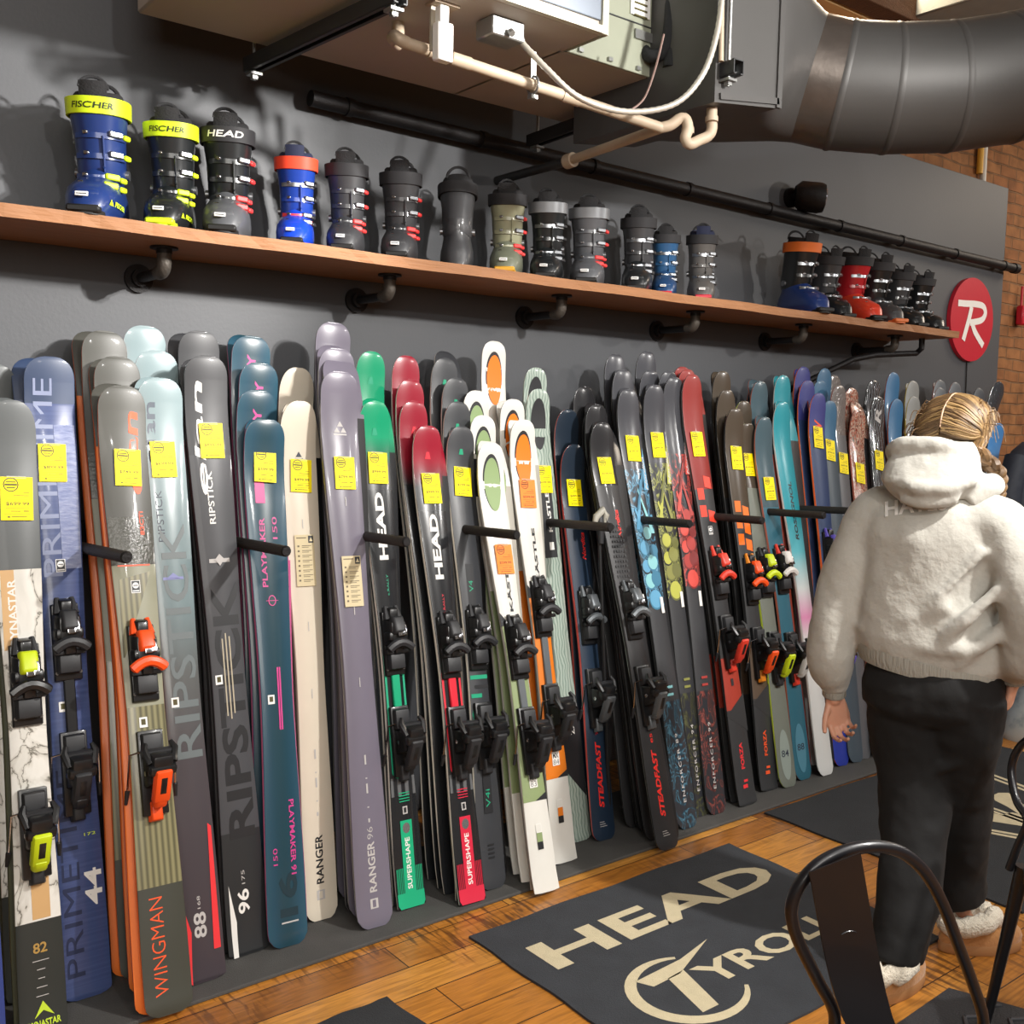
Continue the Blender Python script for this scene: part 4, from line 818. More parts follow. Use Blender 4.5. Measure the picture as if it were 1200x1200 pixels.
# leaning poles grips (a bundle of ski poles on the peg between navy and black skis)
po = thing('ski_pole', 'black ski pole with pale grip hooked over the peg between navy and black skis', 'ski pole', (0,0,0))
g = fy(703, 607, 2.94); b = Vector((g.x-.03, 2.80, .02))
mb = MB(); mb.tube([b, g+Vector((0,0,-.08))], .008, M_bk, 8); mb.obj('shaft', po)
mb = MB(); d = (g-b).normalized(); mb.tube([g-d*.1, g-d*.06, g-d*.02, g+d*.01], [.012,.015,.017,.012], M_bk2, 10); mb.tube([g+Vector((-.03,0,-.03)), g+Vector((-.02,0,.005)), g+Vector((.015,0,.03)), g+Vector((.028,-.005,.01)), g+Vector((.02,-.005,-.02))], [.008,.014,.016,.014,.008], mat('pale_grip', '#a9a79c', .45), 10); mb.obj('grip', po)
mb = MB(); mb.tube([g+Vector((0,-.01,0)), g+Vector((.03,-.02,-.1)), g+Vector((.025,-.02,-.22)), g+Vector((.05,-.02,-.1)), g+Vector((.02,-.01,0))], .006, M_bk2, 6, ry=.3); mb.obj('strap', po)
# ------------------------------------------------------------ ski boots
M_lin = mat('black_boot_liner', '#222224', .85, bump=.3, bscale=200); M_bkl = mat('boot_buckle_metal', '#8f9296', .3, metal=.8)
M_sole = mat('black_boot_sole', '#161616', .6)
BOOTS = []
def boot(px, py, Y, yaw, shell, cuff, strap, label, sc=1., acc=None, lab=None, liner=None, lever=None, toelab=True, walk=False, sole=None, h=1., grp=None, back=False, soft=False):
    base = fy(px, py, Y); base.z = 2.151
    R_ = -math.atan2(base.x, base.y)*1.0 if yaw is None else math.radians(yaw)
    t = thing('ski_boot', label, 'boot', (base.x, base.y, 2.151), R_, grp or 'ski boots on the wall shelf')
    t.scale = (sc*1.18, sc*1.06, sc*h*.92)
    # toe towards -y. rings: (cy, z, rx, ry)
    mb = MB()
    lo = [(0.01,.0,.044,.150,3.2),(0.01,.018,.046,.153,3.0),(.01,.03,.054,.148,3),(.012,.055,.0555,.144,3.0),(.018,.08,.054,.134,2.8),(.032,.100,.050,.112,2.5),(.052,.122,.046,.088,2.1),(.064,.142,.044,.074,2.1),(.07,.165,.048,.07,2.1),(.07,.19,.048,.068,2.1)]
    mb.loft([ring(0, c+.0, z, rx, ry, 28, p) for c, z, rx, ry, p in lo], shell)
    mb.box((0, -.095, .062), (.064, .08, .03), shell, Matrix.Rotation(math.radians(12),4,'X'), .012, (.8,.8), 2)
    mb.obj('shell', t)
    mb = MB(); so = sole or M_sole
    mb.loft([ring(0,.0,.0,.040,.158,28,3.4), ring(0,.0,.014,.040,.158,28,3.4)], so); mb.box((0,-.146,.014),(.066,.03,.018), so, bev=.004)
    mb.obj('sole', t)
    mb = MB()
    cu = [(.068,.125,.045,.066),(.066,.145,.0495,.074),(.06,.185,.050,.075),(.048,.235,.052,.074),(.034,.285,.058,.076),(.028,.31,.060,.076)]
    rr = [ring(0, c, z, rx, ry, 28, 2.3, tilt=.10) for c, z, rx, ry in cu]
    mb.loft(rr, cuff, cap0=True, cap1=True)
    # overlap seam down the front and pivot
    mb.tube([(.018, -.003-.0*i+(.0)-0.0+(.064-.074-.004)+(-.010)*0, .15) if i == 0 else (.018, c-ry-.001, z-.008) for i, (c, z, rx, ry) in enumerate(cu[:-2])], .003, cuff, 6)
    mb.tube([(-.057,.07,.15),(.057,.07,.15)], .013, M_bkl if not soft else cuff, 12)
    mb.obj('cuff', t)
    # power strap
    mb = MB(); h0 = .285 if not soft else .28
    ro = [ring(0,.034,h0,.0625,.0785,28,2.3,tilt=.1), ring(0,.0345,h0+.001,.066,.082,28,2.3,tilt=.1), ring(0,.028,h0+.042,.067,.083,28,2.3,tilt=.1), ring(0,.028,h0+.043,.063,.079,28,2.3,tilt=.1)]
    mb.loft(ro, strap, False, False); s_ = mb.obj('power_strap', t)
    if lab:
        mb2 = MB(); v, f, asp = text_mesh(lab[0], .02, .15); w = .085; hh = w/asp*.9; hh = min(hh, .018)
        vs = []
        for a, b in v:
            an = -PI/2 + (a-.5)*1.25; k_ = h0+.013+b*hh; fr = (k_-h0)/.042; rx = .0668+.001*fr; ry = .0828+.001*fr; c_, s__ = math.cos(an), math.sin(an)
            xx = rx*math.copysign(abs(c_)**(2/2.3), c_); yy = ry*math.copysign(abs(s__)**(2/2.3), s__)
            vs.append((xx, .0345-.0065*fr+yy, k_+.1*yy))
        mb2.add(vs, f, lab[1]); mb2.obj('strap_lettering', t, 0)
    if lab and lab[0] == 'FISCHER':
        v, f, asp = text_mesh(lab[0], .03, .2); mb3 = MB()
        def sidept(y, z): return (.0568*max(.05, 1-(abs(y-.012)/.146)**3)**(1/3)+.0008, y, z)
        mb3.add([sidept(-.085+a*.075, .034+b*.014) for a, b in v], f, acc); mb3.add([sidept(-.108, .034), sidept(-.092, .034), sidept(-.1, .05)], [(0,1,2)], acc); mb3.obj('shell_lettering', t, 0)
    # liner + tongue + loop
    mb = MB(); li = liner or M_lin
    rl = [ring(0,.036,.28,.052,.066,24,2.2), ring(0,.03,.325,.053,.066,24,2.2), ring(0,.03,.345,.05,.060,24,2.2,tilt=.25), ring(0,.03,.352,.044,.054,24,2.2,tilt=.25), ring(0,.03,.32,.036,.046,24,2.2)]
    mb.loft(rl, li, True, True)
    mb.loft([[Vector((x*1.0, -.04-.012*k+ (abs(x)/.035)**2*.012, z+.0)) for x in (-.028,-.016,0,.016,.028)] + [Vector((x, -.032-.012*k+(abs(x)/.035)**2*.012, z)) for x in (.028,.016,0,-.016,-.028)] for k, z in ((0,.3),(.4,.335),(.7,.352),(.8,.36))], li)
    mb.obj('liner', t)
    mb = MB(); mb.tube(arc((0,.075,.35), .036, 0, PI, (1,0,0), (0,.15,1.1), 12), .005, M_lin, 6, ry=.5); mb.obj('pull_loop', t)
    mb = MB(); mb.tube(arc((.0,-.03,.345), .03, 0, PI, (.9,.3,0), (0,.1,1), 10), .0045, M_lin, 6, ry=.5); mb.obj('pull_loop', t)
    # buckles
    if not back:
        for i, (cyy, z, rx, ry) in enumerate(((.05,.235,.0565,.0745),(.06,.185,.056,.0755),(.05,.122,.050,.091),(.03,.092,.0535,.112))):
            mb = MB(); n = 9; pts = []
            a0, a1 = -PI/2-.75, -PI/2+1.15
            ro_ = []
            for k in range(n):
                an = a0+(a1-a0)*k/(n-1); x = math.cos(an)*rx*1.01; y = cyy+math.sin(an)*ry*1.01; zz = z+.0*k+(.1*math.sin(an)*ry if i < 2 else .006*math.cos(an*2))
                nx, ny = math.cos(an), math.sin(an); w2 = .007
                ro_.append([Vector((x, y, zz-w2)), Vector((x+nx*.004, y+ny*.004, zz-w2)), Vector((x+nx*.004, y+ny*.004, zz+w2)), Vector((x, y, zz+w2))])
            mb.loft(ro_, lever if lever and i > 1 else (M_bkl if i % 2 == 0 and not acc else cuff))
            an = -PI/2+.72; x = math.cos(an)*rx*1.1; y = cyy+math.sin(an)*ry*1.1
            mb.box((x, y, z), (.034, .012, .016), acc if (acc and i > 1) else M_bkl, Matrix.Rotation(an+PI/2,4,'Z'), .003, None, 1)
            an = -PI/2+1.2; x = math.cos(an)*rx*1.12; y = cyy+math.sin(an)*ry*1.12
            mb.box((x, y, z), (.022, .01, .014), acc if acc else M_bk2, Matrix.Rotation(an+PI/2,4,'Z'), .003, None, 1)
            an = -PI/2-.3; mb.box((math.cos(an)*rx*1.07, cyy+math.sin(an)*ry*1.07, z), (.012,.008,.01), M_chr, Matrix.Rotation(an+PI/2,4,'Z'), .002)
            mb.obj('buckle', t)
    if toelab:
        mb = MB(); mb.box((-.005, -.1415, .052), (.026, .004, .012), M_stkw, Matrix.Rotation(math.radians(-12),4,'X'), .001); mb.box((-.005, -.144, .052), (.02, .001, .002), M_stkb, Matrix.Rotation(math.radians(-12),4,'X')); mb.obj('size_label', t)
    return t
Pl = lambda k, c, **kw: mat(k, c, kw.pop('rough', .3), coat=kw.pop('coat', .35), var=.05, **kw)
lime = mat('lime_strap', '#d3ee1f', .5, var=.03)
b_nv = Pl('navy_boot_shell', '#20366e'); b_bk = Pl('black_boot_shell', '#1f2224'); b_gr = Pl('grey_boot_shell', '#55575b', rough=.45); b_dg = Pl('charcoal_boot_shell', '#38393c', rough=.5)
b_bl = Pl('bright_blue_boot_shell', '#1a46c8'); b_bl2 = Pl('cobalt_boot_shell', '#1c3f9c'); b_ol = Pl('olive_grey_boot_shell', '#6f7463', rough=.45); b_ol2 = Pl('pale_olive_boot_cuff', '#98987c', rough=.45)
r_st = mat('red_orange_strap', '#f24a2c', .55, var=.04); k_st = mat('black_strap', '#27272a', .7); g_st = mat('silver_strap', '#8d9094', .35, metal=.4)
M_redl = mat('red_lever', '#e23a3a', .4); inkb = mat('strap_ink', '#2a2f10', .5)
boot(114, 240, 3.22, -28, b_nv, b_nv, lime, 'navy ski boot with lime strap, first on the left of the shelf', 1.15, lime, ('FISCHER', inkb), h=1.05)
boot(199, 252, 3.23, -30, b_bk, b_bk, lime, 'black ski boot with lime strap next to the navy one', 1.04, lime, ('FISCHER', inkb), sole=lime, h=1.08)
boot(266, 268, 3.22, -28, b_gr, b_bk, k_st, 'black and grey ski boot with white lettered strap and red corner', 1.1, M_redl, ('HEAD', M_white), h=1.07)
boot(346, 280, 3.22, -31, b_bl, b_bl2, r_st, 'bright blue ski boot with a red-orange strap', .92, None, lever=M_redl, liner=mat('navy_liner', '#1e2540', .8), h=1.1)
boot(405, 290, 3.22, -34, b_dg, b_dg, k_st, 'charcoal ski boot with red levers, right of the bright blue boot', .96, M_redl, h=1.09)
boot(468, 298, 3.22, -36, b_dg, b_dg, k_st, 'charcoal ski boot with red levers, left of the boot shown from behind', .98, M_redl, h=1.09)
boot(535, 309, 3.28, 146, b_dg, b_dg, k_st, 'dark grey ski boot turned around to show its flat spine', .96, None, back=True, sole=M_red, h=1.1, toelab=True)
boot(593, 318, 3.22, -40, b_ol, b_ol2, k_st, 'olive grey ski boot with a yellow toe block', .98, M_redl, sole=mat('amber_sole', '#d9a02a', .5), h=1.08)
boot(640, 325, 3.22, -42, b_bk, b_bk, g_st, 'black ski boot with a silver strap, right of the olive boot', 1.0, None, h=1.05)
boot(688, 330, 3.22, -44, b_gr, b_gr, g_st, 'mid grey ski boot with silver strap and red clips', 1.08, M_redl, h=1.0)
boot(746, 339, 3.22, -46, b_bk, b_dg, k_st, 'black touring boot just left of the small blue boot', 1.0, None, h=1.08)
boot(778, 342, 3.24, -46, Pl('blue_boot_shell', '#24456e'), Pl('steel_blue_boot_cuff', '#2f5a84'), k_st, 'small dark blue ski boot tucked beside a black one', .85, None, sole=M_red, h=1.1)
boot(821, 348, 3.22, -44, Pl('warm_grey_boot_shell', '#5a5856', rough=.5), Pl('warm_grey_boot_shell', '#5a5856'), k_st, 'warm grey ski boot alone at the end of the spread-out row', .92, None, liner=mat('navy_liner', '#1e2540', .8), sole=M_red, h=1.1)
G2 = 'ski boots crowded at the right end of the shelf'
boot(942, 362, 3.2, -18, Pl('navy_boot_shell', '#20366e'), b_bk, mat('orange_strap', '#e8742a', .6), 'black and navy ski boot with orange trim, first of the crowded right group', 1.1, None, h=1.08, grp=G2, toelab=False)
boot(972, 366, 3.24, -18, b_bk, b_dg, k_st, 'black ski boot between the navy and the red boots', 1.0, None, h=1.08, grp=G2, toelab=False)
boot(1004, 370, 3.2, -18, Pl('red_orange_boot_shell', '#d8402a'), Pl('red_boot_cuff', '#b8242c'), k_st, 'red ski boot in the crowded right group', 1.1, None, h=1.02, grp=G2, toelab=False, liner=M_lin)
boot(1030, 375, 3.2, -18, b_dg, b_bk, k_st, 'dark grey ski boot with orange tab, right of the red boot', 1.08, None, h=1.02, grp=G2, toelab=False, sole=mat('orange_sole', '#d8743a', .5))
boot(1056, 379, 3.22, -16, b_bk, b_dg, k_st, 'black touring boot with silver side plates near the shelf end', 1.02, None, h=1.0, grp=G2, toelab=False, lever=M_gun)
boot(1080, 383, 3.24, -16, b_bk, b_bk, k_st, 'last black ski boot at the right end of the shelf', 1.0, None, h=1.0, grp=G2, toelab=False)
# ------------------------------------------------------------ air handler and ducts under the ceiling
def rd(x, y, s): return CAM + ray(x, y)*s
UZ = 2.78
M_tan = mat('dusty_sheet_metal', '#aaa196', .6, metal=.1, bump=.1, bscale=8, var=.1, vscale=3); M_bluegrey = mat('blue_grey_panel', '#6f7884', .5, var=.04); M_sage = mat('sage_grey_panel', '#8d9180', .5, var=.06)
M_duct = mat('dark_painted_duct', '#454443', .5, metal=.2, bump=.08, bscale=14, var=.12, vscale=4); M_galv = mat('galvanised_steel', '#9b9c9a', .35, metal=.8, var=.1, bump=.1, bscale=60)
M_pvc = mat('dirty_cream_pvc', '#a99883', .55, var=.2, vscale=9); M_strut = mat('dark_strut_steel', '#3b3c3d', .45, metal=.5)
A = fz(706, 42, UZ); Bk = fz(450, 90, UZ); Cn = fz(662, 61, UZ); Rt = fz(842, 122, UZ); Lf = fz(165, 12, UZ)
x0 = Lf.x; yw = Bk.y; yn = A.y; yc = Cn.y; x1 = A.x; x2 = Rt.x+.1
ah = thing('air_handler', 'large hanging air handler with tan underside and blue grey front panel', 'air handler', (0,0,0))
mb = MB(); mb.box(((x0+x1)/2, (yn+yw)/2, UZ+.35), (x1-x0, yw-yn, .7), M_tan, bev=.006); mb.box(((x1+x2)/2-.01, (yc+yw)/2, UZ+.35), (x2-x1+.02, yw-yc, .7), M_tan, bev=.006)
mb.obj('casing', ah)
mb = MB(); mb.box(((x0+x1)/2, yn-.004, UZ+.37), (x1-x0-.03, .01, .66), M_bluegrey, bev=.002); mb.obj('front_panel', ah)
mb = MB(); mb.box(((x0+x1)/2, yn-.006, UZ+.012), (x1-x0+.01, .02, .022), mat('pale_frame', '#b9b8a8', .5)); mb.box((x1, yn-.004, UZ+.35), (.024, .02, .7), mat('pale_frame', '#b9b8a8', .5)); mb.obj('panel_frame', ah)
mb = MB(); mb.box(((x1+x2)/2, yc-.004, UZ+.35), (x2-x1, .012, .7), M_sage, bev=.002)
for i in range(5): mb.box((x1+.06+i*.13, yc-.014, UZ+.015), (.018, .012, .012), M_galv)
mb.box(((x1+x2)/2, yc-.011, UZ+.16), (x2-x1, .004, .004), M_strut)
mb.box((x1+.004, (yc+yn)/2, UZ+.35), (.012, yc-yn, .7), M_sage)
mb.obj('side_panel', ah)
p = fy(752, 8, yc-.02); mb = MB(); mb.box((p.x, yc-.014, p.z+.03), (.09, .003, .12), M_stkw); 
for i in range(6): mb.box((p.x, yc-.0165, p.z+.07-.02*i), (.06, .002, .006), M_ink)
mb.obj('rating_label', ah)
# shiny plate
p = fy(765, 45, yc-.02); mb = MB(); mb.box((p.x, yc-.016, p.z), (.16, .006, .03), M_galv); mb.obj('cover_plate', ah)
def strut(px0, px1, z, label):
    a = fz(*px0, z); b = fz(*px1, z); d = (b-a); L_ = d.length; d.normalize(); ang = math.atan2(d.y, d.x)
    t = MB(); M_ = Matrix.Translation(a) @ Matrix.Rotation(ang, 4, 'Z'); w, h, k = .042, .042, .004
    def bx(c, dd): 
        q = M_ @ Vector(c); t.box(q, dd, M_strut, Matrix.Rotation(ang, 4, 'Z'))
    bx((L_/2, 0, h/2), (L_, w, k)); bx((L_/2, w/2, 0), (L_, k, h)); bx((L_/2, -w/2, 0), (L_, k, h)); bx((L_/2, w/2-.006, -h/2), (L_, .012, k)); bx((L_/2, -w/2+.006, -h/2), (L_, .012, k))
    for f in (.04, .96):
        q = M_ @ Vector((L_*f, 0, 0)); t.tube([q+Vector((0,0,-.05)), Vector((q.x, q.y, 4.7))], .006, M_galv, 8); t.box(q+Vector((0,0,-.032)), (.04,.04,.008), M_galv); t.box(q+Vector((0,0,-.042)), (.018,.018,.012), M_galv)
    o = t.obj('support_strut'); tag(o, label, 'strut', 'support struts under the air handler')
strut((292, 78), (470, -6), UZ-.045, 'dark steel strut crossing under the left of the air handler')
strut((622, 166), (866, 78), UZ-.045, 'dark steel strut with open end under the right of the air handler')
# white hanging bracket, junction box
t = thing('float_switch', 'white plastic switch box hanging under the air handler', 'switch', fy(519, 0, yn+.35))
q = fy(519, 2, 2.55); t.location = (0,0,0)
mb = MB(); mb.box((q.x, 2.55, UZ-.004), (.085, .05, .006), M_pvc); mb.box((q.x-.01, 2.56, q.z-.06), (.05, .008, .16), mat('worn_bracket','#a79f90',.5)); mb.obj('bracket', t)
q2 = fy(519, 50, 2.53); mb = MB(); mb.box(q2, (.052, .035, .105), M_white, bev=.004); mb.box(q2+Vector((-.008,-.006,.07)), (.03, .03, .05), M_white, bev=.003); mb.obj('switch_body', t)
q = fz(586, 38, UZ-.03); jb = thing('junction_box', 'small galvanised electrical box under the air handler', 'junction box', q)
mb = MB(); mb.box((0,0,0), (.12, .085, .055), M_galv, Matrix.Rotation(.0,4,'Z'), .004); mb.obj('box', jb); mb = MB(); mb.tube([(.06,0,0),(.085,0,-.005)], .012, M_galv); mb.tube([(0,-.05,-.01),(0,-.06,-.02)], .01, M_galv); mb.obj('connector', jb)
# flexible conduit
def px3(pts): return [rd(x, y, s) for x, y, s in pts]
dep = lambda v: (Vector(v)-CAM).dot(_f)
s0 = dep(q+Vector((.085,0,0)))
path = smooth_path(px3([(609, 47, s0), (640, 80, s0-.02), (680, 115, s0-.02), (735, 131, s0), (790, 122, s0+.02), (823, 88, s0+.05), (840, 40, s0+.08), (847, -10, s0+.1)]), 14)
mb = MB(); mb.tube(path, [.0085+.0012*(i % 2) for i in range(len(path))], mat('flex_conduit', '#c9c4b8', .35, metal=.5), 10); tag(mb.obj('flexible_conduit'), 'long looping flexible cable conduit below the air handler', 'conduit')
mb = MB(); mb.tube(px3([(845, 72, 3.3), (846, -10, 3.3)]), .0085, M_pvc, 10); tag(mb.obj('thin_conduit'), 'thin straight cream conduit beside the sage grey panel', 'conduit')
# drain pipework
s1 = 3.16
dr = thing('drain_pipe', 'dirty cream drain pipe with a U-shaped trap under the air handler', 'pipe', (0,0,0))
P1 = fy(474, 50, 2.64); P2 = fy(775, 150, 2.44); 
mb = MB(); mb.tube([P1, P1.lerp(P2,.5), P2], .0172, M_pvc, 16); mb.tube(smooth_path([P1+Vector((.01,0,0)), P1+Vector((-.012,.0,.004)), P1+Vector((-.018,.025,.02)), P1+Vector((.005,.07,.03)), P1+Vector((.04,.10,.035)), P1+Vector((.045,.11,.12))], 4), .0185, M_pvc, 14)
for t_ in (.12, .2, .62): c_ = P1.lerp(P2, t_); e = (P2-P1).normalized()*.03; mb.tube([c_-e, c_+e], .0195, M_pvc, 16)
mb.obj('main_run', dr)
s2 = dep(P2)
mb = MB(); mb.tube(smooth_path(px3([(772,150,s2),(785,147,s2),(797,139,s2),(804,141,s2),(806,152,s2),(803,162,s2),(808,169,s2),(820,164,s2+.02),(829,160,s2+.03),(834,152,s2+.03),(834,135,s2+.03),(835,100,s2+.03)]), 5), .0178, M_pvc, 16)
for a, b in (((806,150),(806,157)), ((834,120),(834,104)), ((834,143),(834,137))): mb.tube(px3([(*a, s2+.02), (*b, s2+.02)]), .0208, M_pvc, 16)
mb.obj('trap', dr)
P3 = P2.copy(); k_ = fy(668, 188, 3.0)
mb = MB(); mb.tube([P3, k_], .0165, M_pvc, 14); mb.tube([k_+Vector((0,-.02,0)), k_+Vector((0,.02,-.002))], .027, M_pvc, 14); mb.tube([k_, k_+Vector((0,.45,.0))], .018, M_strut, 10); mb.obj('branch', dr)
mb = MB(); c_ = P1.lerp(P2, .47); mb.tube(arc(c_, .026, 0, 2*PI, (0,1,0), (0,0,1), 14), .004, M_galv, 6); mb.box(c_+Vector((0,0,.06)), (.02,.004,.08), M_galv); mb.box(c_+Vector((0,0,-.035)), (.025,.02,.012), M_galv); mb.obj('hanger', dr)
# refrigerant lines
mb = MB(); sA = dep(fy(780, 40, yc-.06)); foam = mat('black_pipe_foam', '#202225', .9, bump=.4, bscale=60)
mb.tube(smooth_path(px3([(795,-20,sA),(797,10,sA),(795,40,sA),(790,60,sA-.02),(786,80,sA-.02)]), 4), .028, foam, 12); mb.tube(smooth_path(px3([(752,56,sA+.05),(762,66,sA),(778,60,sA-.02),(785,30,sA-.03),(787,-15,sA-.02)]), 4), .022, foam, 12); mb.tube(px3([(738,50,sA+.04),(746,48,sA+.04)]), .022, foam, 12)
tag(mb.obj('insulated_pipe'), 'black foam-insulated refrigerant pipes on the sage grey panel', 'pipe')
mb = MB(); mb.tube(smooth_path(px3([(811,-10,sA),(812,30,sA),(809,48,sA),(793,60,sA+.02)]), 5), .0065, mat('copper', '#a8613f', .35, metal=.8), 8); tag(mb.obj('copper_pipe'), 'thin bent copper pipe right of the black foam pipes', 'pipe')
mb = MB(); mb.tube(smooth_path(px3([(778,40,s0+.1),(768,80,s0+.1),(755,115,s0+.08),(738,130,s0+.05)]), 6), .0035, mat('brown_wire', '#7a625a', .5), 6); tag(mb.obj('wire'), 'thin brown wire drooping from the panel to the conduit', 'wire')
# duct transition box + round duct
dk = thing('duct', 'large dark round duct with segmented elbow leaving the air handler', 'duct', (0,0,0))
yb0 = 2.30; q1 = fy(842, 121, yb0); q2 = fy(911, 127, yb0)
mb = MB(); zt = q2.z+.62; xa, xb = q1.x, q2.x; ybk = 2.98
vs = [(xa-.02,yb0,q1.z),(xb,yb0,q2.z),(xb,ybk,q2.z),(xa-.02,ybk,q1.z),(xa-.02,yb0,zt),(xb,yb0,zt),(xb,ybk,zt),(xa-.02,ybk,zt)]
mb.add(vs, [(3,2,1,0),(4,5,6,7),(0,1,5,4),(1,2,6,5),(2,3,7,6),(3,0,4,7)], M_duct)
mb.box((xb, yb0-.004, (q2.z+zt)/2), (.025,.008,zt-q2.z), M_duct); mb.box(((xa+xb)/2, yb0-.004, q2.z-.0), (xb-xa,.008,.02), M_duct, Matrix.Rotation(-math.atan2(q2.z-q1.z, xb-xa),4,'Y'))
mb.obj('transition_box', dk)
def ring3(c, d, r, n=40, sq=0.):
    d = Vector(d).normalized(); e2 = (Vector((0,0,1))-d*d.z).normalized(); e1 = e2.cross(d); out = []
    for i in range(n):
        a = 2*PI*i/n; ca, sa = math.cos(a), math.sin(a); p = 2+sq
        out.append(Vector(c)+e1*(r*math.copysign(abs(ca)**(2/p), ca))+e2*(r*math.copysign(abs(sa)**(2/p), sa)))
    return out
cz = (q2.z+zt)/2
cl = [rd(948, 93, 3.95), rd(985, 101, 3.93), rd(1043, 105, 3.90), rd(1111, 103, 3.88), rd(1181, 93, 3.88), rd(1270, 70, 3.9), rd(1380, 40, 4.0)]
c0 = Vector((xb, (yb0+ybk)/2-.02, cz))
R0 = .232
mb = MB(); sqr = []
d01 = (cl[0]-c0).normalized()
for t_ in np.linspace(0, 1, 7):
    c_ = c0.lerp(cl[0], float(t_)); d_ = Vector((1,0,0)).lerp((cl[1]-cl[0]).normalized(), float(t_)); sqr.append(ring3(c_, d_, .31+(R0-.31)*float(t_), 40, 8*(1-float(t_))**2))
mb.loft(sqr, M_duct, False, False); mb.obj('reducer', dk)
for i in range(len(cl)-1):
    a, b = cl[i], cl[i+1]
    da = ((b-a).normalized() + ((a-cl[i-1]).normalized() if i else (b-a).normalized())).normalized()
    db = ((b-a).normalized() + ((cl[i+2]-b).normalized() if i < len(cl)-2 else (b-a).normalized())).normalized()
    mb = MB(); mb.loft([ring3(a, da, R0), ring3(b, db, R0)], M_duct if i else mat('foil_reflection_collar', '#5a534e', .35, metal=.6, var=.25, bump=.3, bscale=12), False, False)  # brownish collar colour imitates the coppery reflection on foil tape
    if i: mb.loft([ring3(a-da*.012, da, R0+.0005), ring3(a-da*.004, da, R0+.003), ring3(a+da*.004, da, R0+.003), ring3(a+da*.012, da, R0+.0005)], M_duct, False, False)
    mb.obj('duct_segment', dk)
# ------------------------------------------------------------ person, seen from behind
PB = Vector((2.82, 1.53, 0)); VD = PB.normalized(); PP = Vector((VD.y, -VD.x, 0))
def q3(s, d, z): return PB + PP*s + VD*d + Vector((0,0,z))
BODY = math.atan2(VD.y, VD.x)
def sring(s, d, z, rs, rdp, n=28, p=2.3, rot=0., tl=0., tp=0.):
    """horizontal ring in person space; rs sideways radius, rdp depth radius; tl tilts z with s, tp with d"""
    out = []
    for i in range(n):
        a = 2*PI*i/n; c, sn = math.cos(a), math.sin(a); x = rs*math.copysign(abs(c)**(2/p), c); y = rdp*math.copysign(abs(sn)**(2/p), sn)
        X = x*math.cos(rot)-y*math.sin(rot); Y = x*math.sin(rot)+y*math.cos(rot)
        out.append(q3(s+X, d+Y, z+tl*X+tp*Y))
    return out
def remesh(mb, name, parent, voxel=.011, smooth=4, disp=(), mats=None, dec=None):
    o = mb.obj(name, None, smooth=0)
    m = o.modifiers.new('r', 'REMESH'); m.mode = 'VOXEL'; m.voxel_size = voxel
    m = o.modifiers.new('s', 'SMOOTH'); m.factor = .6; m.iterations = smooth
    for i, (sc, st, mid) in enumerate(disp):
        tx = bpy.data.textures.new(name+str(i), 'CLOUDS'); tx.noise_scale = sc; tx.noise_depth = 2
        m = o.modifiers.new('d', 'DISPLACE'); m.texture = tx; m.strength = st; m.mid_level = mid; m.texture_coords = 'GLOBAL'
    dg = bpy.context.evaluated_depsgraph_get(); me = bpy.data.meshes.new_from_object(o.evaluated_get(dg))
    ms = mb.ms; bpy.data.objects.remove(o)
    me.materials.clear(); me.materials.append(mats or ms[0])
    for p in me.polygons: p.material_index = 0
    me.shade_smooth(); n = bpy.data.objects.new(name, me); C.objects.link(n); n.parent = parent
    return n
M_skin = mat('skin', '#d09a80', .5, var=.08, vscale=30, bump=.05, bscale=120); M_skin.node_tree.nodes['Principled BSDF'].inputs['Subsurface Weight'].default_value = .1
M_hood = mat('heather_grey_fleece', '#b4b2aa', .95, bump=.3, bscale=50, var=.06, vscale=90, sheen=.2, distort=.1)
M_pant = mat('black_track_pants', '#0b0b0c', .85, bump=.25, bscale=14, var=.1, sheen=.0, distort=.6)
M_tan2 = mat('tan_suede', '#b8834f', .9, bump=.3, bscale=90, var=.12, sheen=.3); M_fur = mat('cream_fleece', '#e3d9c6', .95, bump=1., bscale=110, var=.12, sheen=.3)
M_tsole = mat('tan_rubber_sole', '#a97a4e', .7)
M_hair = ramp_mat('blonde_hair', [(0,'#3a2a1a'),(.4,'#5f4830'),(.6,'#856744'),(1,'#b0925f')], 16, 'noise', (1,1,.35), rough=.5, coat=0, detail=5)
pe = thing('person', 'person with blonde braids in grey hoodie and black pants walking away', 'person', (0,0,0))
# joints (s,d,z)
HIPZ = .90
Lsh, Rsh = (-.20, .03, 1.375), (.125, -.04, 1.36)
Lel, Rel = (-.322, .0, 1.03), (.215, -.10, 1.08)
Lwr, Rwr = (-.31, .03, .80), (.175, .03, .895)
Lhip, Rhip = (-.12, .05, .88), (.06, -.0, .88)
Lkn, Rkn = (-.085, .02, .48), (.08, .16, .50)
Lan, Ran = (-.10, -.17, .11), (.085, .33, .10)
neck = (-.03, .03, 1.44); head = (-.012, .09, 1.59)
